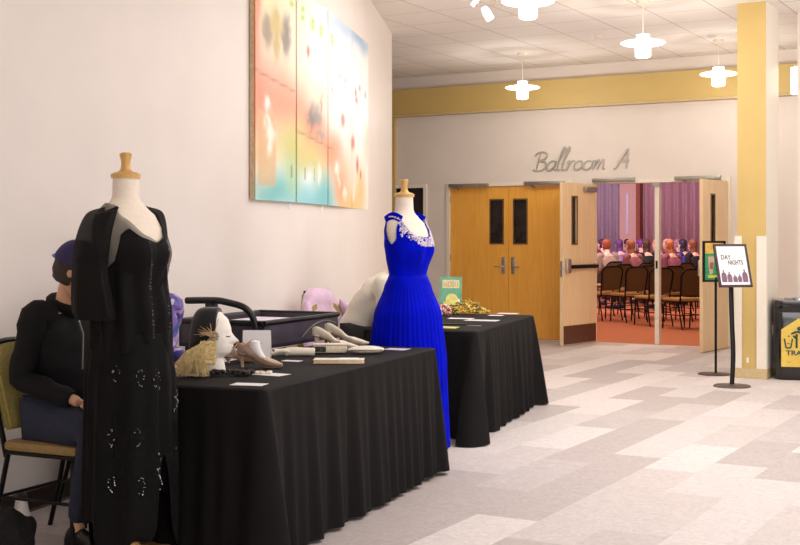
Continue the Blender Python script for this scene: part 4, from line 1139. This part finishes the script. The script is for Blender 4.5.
MB().box((0, 0, .0195), (.26, .105, .004), None, .001).build('cover', mat('book_cream', (240, 226, 204), .6), t, smooth=False)
MB().box((0, 0, .002), (.26, .105, .004), None, .001).build('back_cover', mat('book_tan', (196, 148, 92), .6), t, smooth=False)
MB().box((.05, 0, .023), (.10, .08, .002)).build('sheet_on_cover', M_white, t, smooth=False)
q = on_table(366, 353.5); t = thing('oval_pouch', 'white oval beaded pouch right of the ivory pumps', 'bag', q, TH+R(10))
MB().ball((0, 0, .022), (.105, .05, .022), 24, 12).build('pouch_body', mat('white_beaded', (240, 230, 214), .5, var=.1, scale=160, bump=.3), t)
MB().tube([(-.10*math.cos(a_), -.049*math.sin(a_), .022) for a_ in [math.pi*k/16 for k in range(17)]], .003, 6).build('zip_edge', mat('brown_piping', (120, 96, 72), .5), t)

# ------------------------------------------------------------------ black utility cart behind the front table
A_ = cw(-.40, 7.90); B_ = cw(-.78, 7.05); d = (A_-B_); L_ = d.length; d.normalize(); nL = Vector((-d.y, d.x, 0)); WD = .58
cc = (A_+B_)/2 + nL*WD/2; crz = math.atan2(d.y, d.x)
t = thing('utility_cart', 'black plastic utility cart with padded arched handle, behind the front table', 'cart', (cc.x, cc.y, 0), crz)
def tray(z0, z1, nm, m=M_black):
    mb = MB(); w, l = WD, L_
    mb.span((-l/2, -w/2, z0), (l/2, w/2, z0+.02))
    for a, b in (((-l/2, -w/2, z0), (l/2, -w/2+.02, z1)), ((-l/2, w/2-.02, z0), (l/2, w/2, z1)), ((-l/2, -w/2, z0), (-l/2+.02, w/2, z1)), ((l/2-.02, -w/2, z0), (l/2, w/2, z1))): mb.span(a, b)
    o = mb.build(nm, m, t, smooth=False)
    MB().tube([(-l/2, -w/2, z1), (l/2, -w/2, z1), (l/2, w/2, z1), (-l/2, w/2, z1), (-l/2, -w/2, z1)], .016, 8).build('rim', M_black, o)
    return o
M_cartp = mat('cart_plastic_sheen', (74, 66, 76), .35, var=.15, scale=8)  # black cart plastic greyed, its shine painted into the colour
tray(.76, .91, 'upper_tray', M_cartp); tray(.2, .3, 'lower_shelf', M_cartp)
for sx in (-1, 1):
    for sy in (-1, 1):
        MB().span((sx*(L_/2-.05)-.02, sy*(WD/2-.04)-.02, .1), (sx*(L_/2-.05)+.02, sy*(WD/2-.04)+.02, .76), .005).build('post', M_black, t)
        cst = MB().lathe([(.001, -.015), (.05, -.015), (.05, .015), (.001, .015)], 16).build('caster', M_black, t, loc=(sx*(L_/2-.05), sy*(WD/2-.04), .05)); cst.rotation_euler = (R(90), 0, 0)
hx = -L_/2
hd = MB().tube(crv([(hx-.0, -WD/2+.05, .80), (hx-.03, -WD/2+.05, .93), (hx-.06, -WD/2+.09, 1.0), (hx-.07, -WD/2+.2, 1.03), (hx-.07, 0, 1.04), (hx-.07, WD/2-.1, 1.035)], 6), .02, 10).build('handle', M_black, t)
MB().span((hx-.08, .0, .86), (hx-.02, .06, 1.04), .01).build('handle_post', M_black, hd)
MB().tube(crv([(-.02, -WD/2-.006, .80), (.1, -WD/2-.012, .86), (.26, -WD/2-.012, .885), (.42, -WD/2-.01, .86)]), .003, 6).build('wire_loop', M_alu, t)
pp = tag(MB().box((0, 0, -.02), (.5, .34, .10), Matrix.Rotation(R(0), 3, 'X'), .004).build('paper_stack', M_white, loc=(cc.x, cc.y, .86), rz=crz, smooth=False), 'stack of white papers lying in the black cart tray', 'papers')
pp.location = Vector((cc.x, cc.y, .862))+nL*.02
MB().box((0.02, 0, .032), (.46, .3, .004)).build('top_sheet', mat('lilac_sheet', (232, 224, 236), .6), pp, smooth=False)

# ------------------------------------------------------------------ things on the far table
def on2(px, y): return at(px, y, TZ)
q = on2(450.5, 311); t = thing('display_book', 'green book on a small easel reading NDSU, standing on the far table', 'book', q, TH+R(-8))
tl = Matrix.Rotation(R(-10), 4, 'X'); hB = .295
o = MB().box((0, 0, hB/2+.01), (.195, .012, hB)).build('cover', mat('teal_green_cover', (104, 168, 138), .45, var=.12, scale=12), t, smooth=False); o.matrix_local = tl
o2 = MB().box((0, -.0075, hB-.055), (.15, .002, .075)).build('title_block', mat('cream_print', (226, 216, 166), .6), o, smooth=False)
text('NDSU', .062, mat('brick_letters', (190, 140, 96), .6), o, (0, -.009, hB-.078), depth=.001, name='title_letters', sx=.8)
m_ = MB(); m_.lathe([(.038, -.001), (.055, -.001), (.055, .001), (.038, .001)], 28); rg = m_.build('gold_ring', mat('pale_yellow_print', (226, 218, 130), .6), o); rg.location = (.01, -.008, .1); rg.rotation_euler = (R(90), 0, 0)
MB().ball((.01, -.007, .1), (.028, .002, .028)).build('emblem', mat('aqua_print', (150, 206, 196), .6), o)
MB().box((-.04, -.007, .06), (.05, .002, .05)).build('yellow_patch', mat('yellow_print', (230, 210, 110), .6), o, smooth=False)
MB().box((.07, -.007, .09), (.02, .002, .035)).build('white_patch', M_white, o, smooth=False)
MB().tube([(0, .055, .2), (0, .11, 0)], .005).tube([(-.06, -.02, .012), (-.06, .0, .0), (.06, .0, .0), (.06, -.02, .012)], .004).build('easel', M_blackmetal, t)
# garland of gold and green beads
q = on2(469, 313.5); t = thing('ribbon_garland', 'heap of gold and green ribbon garland at the foot of the green book', 'garland', q, TH)
for nm, col, n, sd in (('gold_ribbon', (214, 168, 66), 170, 1), ('green_ribbon', (44, 92, 52), 90, 2), ('yellow_ribbon', (238, 206, 100), 90, 3)):
    rg = random.Random(sd); mb = MB()
    for k in range(n):
        a_ = rg.uniform(0, 6.28); r_ = rg.random()**.5; x = -.02+.19*r_*math.cos(a_); y = .09*r_*math.sin(a_); hmax = .105*(1-r_*r_)*(1 if x < .08 else .6)+.01
        z = rg.random()*hmax+.004; b_ = rg.uniform(0, 6.28); l = .022
        mb.tube([(x-l*math.cos(b_), y-l*math.sin(b_), z), (x, y, z+.010), (x+l*math.cos(b_), y+l*math.sin(b_), z)], [.004, .0055, .004], 5)
    mb.build(nm, mat(nm, col, .5, .1, var=.15), t)
q = on2(444, 316); mb = MB(); rg = random.Random(9)
for k in range(70):
    a_ = rg.uniform(0, 6.28); b_ = rg.uniform(0, 1.4); r_ = .055
    mb.ball((r_*math.cos(a_)*math.cos(b_), r_*math.sin(a_)*math.cos(b_), .015+r_*1.3*math.sin(b_)), (.016, .008, .013), 8, 6, Matrix.Rotation(a_, 3, 'Z'))
tag(mb.build('silk_corsage', print_mat('pink_petals', [(214, 120, 116), (244, 206, 196), (150, 60, 60), (236, 176, 160), (246, 226, 216)], 70), loc=q), 'pink and red silk corsage between the blue gown and green book', 'corsage')
def sheet2(label, px, y, w, l, rz, m=M_white, z=0, th=.002, name='paper_card', cat='card'):
    return tag(MB().box((0, 0, th/2+z), (w, l, th)).build(name, m, loc=on2(px, y), rz=TH+R(rz), smooth=False), label, cat)
sheet2('pinkish printed leaflet at the far end of the far table', 508, 313.6, .17, .12, -18, mat('pink_tint', (236, 222, 222), .6), name='leaflet', cat='leaflet')
sheet2('small pale leaflet between garland and the far corner', 496, 315.5, .12, .09, -18, name='leaflet', cat='leaflet')
sheet2('white printed sheet in the middle of the far table', 482, 320.5, .26, .14, -18, mat('sheet_lilac', (228, 218, 226), .6))
sheet2('white sheet beside the corsage on the far table', 461, 318.6, .2, .1, -18)
sheet2('black folder lying on the far table behind the gown', 452, 324.5, .22, .06, -18, M_black, th=.006, name='black_folder', cat='folder')
sheet2('yellow printed booklet at the gown side of the far table', 449, 328, .12, .13, -18, mat('yellow_booklet', (222, 208, 120), .6, var=.15, scale=40), th=.006, name='booklet', cat='booklet')
sheet2('small grey card near the near corner of the far table', 474, 326, .10, .05, -18, mat('grey_card', (110, 110, 112), .6), th=.004)

# ------------------------------------------------------------------ sign stands
def person_shape(mb, x, z, h, w, y=-.001):
    pts = [(-.5, 0), (.5, 0), (.56, .35), (.5, .62), (.3, .74), (.1, .78), (.16, .86), (.12, .96), (0, 1), (-.12, .96), (-.16, .86), (-.1, .78), (-.3, .74), (-.5, .62), (-.56, .35)]
    mb.poly([(x+a*w, z+b*h) for a, b in pts], .001, (0, y, 0))
q = at(732, 386.5, 0); t = thing('sign_stand', 'black curved sign stand with white notice of five silhouettes, beside the column', 'sign stand', q, TH+R(10))
MB().lathe([(.001, 0), (.17, 0), (.175, .006), (.165, .014), (.04, .022), (.001, .024)], 36).build('base', mat('grey_steel', (104, 92, 90), .4, .6), t)
MB().tube(crv([(0, 0, .02), (.012, .0, .3), (.0, .0, .6), (-.008, 0, .85), (0, 0.02, .97)]), .024, 8, .6).build('pole', M_blackmetal, t)
bd = bpy.data.objects.new('sign_board', None)
TLT = Matrix.Translation((.0, -.015, 1.14)) @ Matrix.Rotation(R(-20), 4, 'X'); fw, fh = .33, .425
mb = MB()
for a, b in (((-fw/2, -.012, -fh/2), (-fw/2+.02, .012, fh/2)), ((fw/2-.02, -.012, -fh/2), (fw/2, .012, fh/2)), ((-fw/2, -.012, -fh/2), (fw/2, .012, -fh/2+.02)), ((-fw/2, -.012, fh/2-.02), (fw/2, .012, fh/2))): mb.span(a, b, .002)
fo = mb.build('frame', mat('gunmetal', (84, 72, 80), .35, .7), t, smooth=False); fo.matrix_local = TLT
pg_ = MB().span((-fw/2+.018, -.004, -fh/2+.018), (fw/2-.018, .002, fh/2-.018)).build('notice_sheet', M_white, fo, smooth=False)
ink = mat('grey_notice_ink', (84, 78, 86), .6); ink2 = mat('mauve_silhouette_ink', (132, 100, 122), .6)
text('DAY', .066, ink, pg_, (-.06, -.005, .06), depth=.0006, name='notice_letters', sx=.75, bold=.0012); text('\u00b7', .08, ink, pg_, (.012, -.005, .045), depth=.0006, name='notice_letters')
text('NIGHTS', .062, ink, pg_, (.03, -.005, .008), depth=.0006, name='notice_letters', sx=.68, bold=.0012)
for x_, h_, w_ in ((-.105, .125, .048), (-.05, .105, .044), (.004, .075, .040), (.05, .08, .036), (.104, .13, .05)):
    mb = MB(); person_shape(mb, x_, -.165, h_, w_, -.006); mb.build('silhouette', ink2, pg_, smooth=False)
q = at(714, 374.5, 0); t = thing('poster_stand', 'thin black poster stand with green poster, behind the curved sign stand', 'sign stand', q, TH+R(12))
MB().lathe([(.001, 0), (.16, 0), (.165, .005), (.155, .012), (.03, .018), (.001, .02)], 36).build('base', mat('dark_steel', (70, 58, 54), .35, .6), t)
MB().tube([(.02, 0, .01), (.02, 0, 1.0)], .013, 10).build('pole', M_blackmetal, t)
mb = MB(); fw, fh, z0 = .25, .42, .95
for a, b in (((-fw/2, -.01, z0), (-fw/2+.022, .01, z0+fh)), ((fw/2-.022, -.01, z0), (fw/2, .01, z0+fh)), ((-fw/2, -.01, z0), (fw/2, .01, z0+.02)), ((-fw/2, -.01, z0+fh-.02), (fw/2, .01, z0+fh))): mb.span(a, b)
fo = mb.build('frame', M_blackmetal, t, smooth=False)
ps = MB().span((-fw/2+.02, -.003, z0+.018), (fw/2-.02, .002, z0+fh-.018)).build('poster', mat('green_poster', (40, 146, 92), .4, var=.2, scale=30), fo, smooth=False)
MB().span((-fw/2+.02, -.005, z0+.29), (fw/2-.02, -.003, z0+fh-.02)).build('yellow_header', mat('gold_header', (222, 178, 84), .5), ps, smooth=False)
mb = MB(); mb.poly([(-.035, .08), (-.005, .08), (.015, .2), (.012, .26), (-.05, .26), (-.05, .2)], .002, (-.015, -.006, z0)); mb.build('figure', mat('poster_figure', (206, 170, 150), .5), ps, smooth=False)
mb = MB(); mb.poly([(-.035, .13), (-.005, .13), (.005, .2), (-.04, .2)], .002, (-.012, -.009, z0)); mb.build('figure_vest', mat('poster_brown', (150, 96, 76), .5), ps, smooth=False)
MB().span((-.07, -.006, z0+.04), (.06, -.004, z0+.07)).build('poster_band', mat('lime_band', (190, 200, 80), .5), ps, smooth=False)

# ------------------------------------------------------------------ trash can
q = at(797.5, 378, 0); t = thing('trash_can', 'glossy black trash can with yellow house shaped sign, at the right edge', 'trash can', q, TH-R(15))
w = .235; t.scale = (1, 1, .95)
def rsq(w_, n=6, r=.07):
    pts = []
    for k, (sx, sy) in enumerate(((1, 1), (-1, 1), (-1, -1), (1, -1))):
        for i in range(n+1):
            a_ = k*math.pi/2+math.pi/2*i/n; pts.append((sx*(w_-r)+r*math.cos(a_), sy*(w_-r)+r*math.sin(a_)))
    return pts
def rl(specs): return [[Vector((x, y, z)) for x, y in rsq(w_, r=max(.02, w_*.4))] for w_, z in specs]
M_gloss = mat('glossy_black_plastic', (16, 14, 16), .16, var=.1, coat=.3)
MB().ring_loft(rl([(w*.92, 0), (w*.98, .02), (w, .06), (w, .70), (w*.985, .705)])).build('bin_body', M_gloss, t)
MB().ring_loft(rl([(w*.985, .705), (w*1.0, .715), (w*1.0, .80), (w*.96, .825), (w*.6, .83)])).build('lid', M_gloss, t)
MB().lathe([(.1, .828), (.13, .828), (.13, .845), (.1, .845)], 26).build('lid_ring', M_chrome, t)
sy_ = -w-.003
mb = MB(); mb.poly([(-.165, .14), (.165, .14), (.165, .525), (0, .645), (-.165, .525)], .003, (0, sy_, 0)); sg = mb.build('sign_plate', mat('sign_yellow', (228, 194, 82), .5, var=.03), t, smooth=False)
Tt = mat('sign_teal_ink', (38, 72, 74), .5)
text('TRASH', .068, Tt, sg, (0, sy_-.001, .262), depth=.001, name='sign_letters', sx=1.15, bold=.0022)
mb = MB(); Y = sy_-.003
def bar(a, b, r=.007): mb.tube([(a[0], Y, a[1]), (b[0], Y, b[1])], r, 4)
bar((-.135, .55), (-.12, .455)); bar((-.12, .455), (-.075, .455)); bar((-.075, .455), (-.06, .55)); bar((-.11, .50), (-.085, .50), .004)
for a, b in (((-.07, .60), (-.02, .625)), ((-.02, .625), (.03, .61)), ((-.02, .6), (-.02, .455)), ((.03, .61), (.04, .455)), ((.04, .58), (.08, .53)), ((-.02, .55), (-.05, .58))): bar(a, b, .010)
mb.ball((.005, Y, .655), (.022, .003, .022)); mb.ball((-.095, Y, .575), (.008, .003, .008)); mb.build('pictogram', Tt, sg, loc=(0, 0, -.118))
mb = MB(); mb.box((-.09, Y+.001, .25), (.03, .002, .008)).box((.03, Y+.001, .25), (.05, .002, .005)); mb.build('small_print', mat('ochre_ink', (190, 150, 60), .6), sg, smooth=False, loc=(0, 0, -.06))

# ------------------------------------------------------------------ bag and shoe at the lower left corner
q = at(3, 560, 0); t = thing('black_bag', 'soft black furry bag slumped on floor at lower left corner', 'bag', q, TH)
mb = MB(); mb.ball((0, 0, .1), (.14, .13, .115), 40, 24)
for v in mb.bm.verts:
    n = noise.noise(v.co*14)*.03+noise.noise(v.co*40)*.012; v.co += v.co.normalized()*n; v.co.z = max(.002, v.co.z)
mb.build('bag_body', mat('black_fur', (16, 12, 15), .95, var=.3, scale=60, bump=.6), t)
q2 = at(22, 524, 0); t = thing('sneaker', 'white and black sneaker standing behind the black bag', 'shoe', q2+Vector((0, 0, 0)), TH+R(-70))
rings = []
for i in range(11):
    f = i/10; x = -.12+.26*f; w_ = interp([(0, .025), (.15, .036), (.5, .036), (.8, .045), (1, .02)], f)[0]; h_ = interp([(0, .11), (.25, .115), (.5, .09), (.8, .055), (1, .03)], f)[0]
    rings.append([Vector((x, w_*math.cos(a_), .03+(h_*math.sin(a_) if math.sin(a_) > 0 else .005*math.sin(a_)))) for a_ in [2*math.pi*k/18 for k in range(18)]])
MB().ring_loft(rings).build('upper', M_white, t)
MB().ring_loft([[Vector((x, -w_, 0)), Vector((x, w_, 0)), Vector((x, w_, .03)), Vector((x, -w_, .03))] for x, w_ in ((-.125, .026), (-.08, .042), (.04, .044), (.1, .05), (.145, .025))]).build('sole', M_white, t)
MB().ball((-.05, 0, .125), (.06, .028, .03)).build('dark_lining', M_black, t)

# ------------------------------------------------------------------ ballroom seating and audience
G1 = 'banquet chairs in the ballroom'
proto = None; face = R(112)+0.0
def bchair(px, s, label, da=0):
    global proto
    p = P(px, s, 0)
    if proto is None:
        proto = make_chair(label, (p.x, p.y, 0), TH+face+R(da), M_backfab, M_goldseat, G1); return proto
    return dup(proto, (p.x, p.y, 0), TH+face+R(da), label, G1)
rows = [
 (628, 59.8, 'brown backed banquet chair standing clear in the left open doorway', 0),
 (682, 64.8, 'brown backed banquet chair standing clear in the right open doorway', 2),
 (603, 58.5, 'brown backed banquet chair nearest the left open door leaf', 4),
 (652.5, 62.5, 'brown backed banquet chair crossed by the white door post', -3),
 (709, 65, 'brown backed banquet chair mostly hidden by the right open door leaf', 0),
 (664, 58.8, 'brown backed banquet chair in second row just right of the white door post', 3),
 (641, 57.0, 'brown backed banquet chair in second row just left of the white door post', -2),
 (615, 55.0, 'brown backed banquet chair glimpsed between the two left doorway chairs', 2),
 (693, 58.8, 'brown backed banquet chair in second row behind the right doorway chair', 0)]
for a in rows: bchair(*a)
aud = [   # px, s, hair colour (violet stage light painted into some), top colour, long, words
 (609, 49.5, (150, 70, 40), (214, 186, 160), .0, 'big auburn hair and beige top'),
 (635, 52, (150, 92, 60), (196, 120, 120), .1, 'light brown hair and rose top'),
 (649, 48.5, (70, 40, 26), (20, 16, 20), .1, 'dark brown hair and black top'),
 (674, 52, (176, 104, 56), (196, 110, 130), .12, 'long copper hair and pink top'),
 (697, 49.3, (120, 66, 44), (30, 20, 26), .06, 'brown hair and black coat near the right leaf'),
 (596, 47, (60, 30, 30), (214, 40, 50), .0, 'dark hair and red top beside the left leaf'),
 (606, 44, (50, 30, 60), (70, 40, 80), .0, 'short dark hair and plum top'),
 (622, 45.5, (90, 50, 110), (190, 160, 226), .03, 'violet lit hair and lilac shirt'),
 (631, 42.5, (40, 24, 40), (110, 50, 110), .0, 'near black hair and purple top'),
 (643.5, 43.5, (110, 50, 130), (90, 60, 110), .0, 'purple lit short hair and grey top'),
 (661.5, 46.5, (190, 130, 90), (120, 70, 110), .08, 'blonde hair and mauve top right of the post'),
 (671, 43.5, (214, 190, 200), (200, 140, 170), .0, 'pale grey hair and pink top'),
 (687, 46.3, (40, 24, 50), (60, 80, 200), .04, 'dark hair and blue top'),
 (681, 42.0, (170, 130, 160), (150, 90, 130), .0, 'greyish hair and dusky top'),
]
ppl = {}
G2 = 'audience seated in the ballroom'
for i, (px, s, hc_, tc_, lg, words) in enumerate(aud):
    p = P(px, s, 0); rz_ = TH+R(118)+R(rnd.uniform(-18, 18))
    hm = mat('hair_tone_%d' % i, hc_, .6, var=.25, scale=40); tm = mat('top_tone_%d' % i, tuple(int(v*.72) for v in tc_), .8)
    key = lg > .02
    if key not in ppl:
        t, _, _ = person('person in the ballroom audience with '+words, (p.x, p.y, 0), rz_, lean=2, top=tm, bottom=mat('dark_trousers', (40, 36, 40), .8), skin=M_skin2, hair=hm,
                         hands=((.3, .1, .62), (.3, -.1, .62)), longh=.12 if key else 0, sub=1, fingers=False, group=G2, shoes=M_black, pitch=4)
        ppl[key] = t
    else:
        dup(ppl[key], (p.x, p.y, 0), rz_, 'person in the ballroom audience with '+words, G2, {'hair': hm, 'top_garment': tm})
    dup(proto, (p.x-.03*math.cos(rz_), p.y-.03*math.sin(rz_), 0), rz_, 'banquet chair under the audience person with '+words, G1)
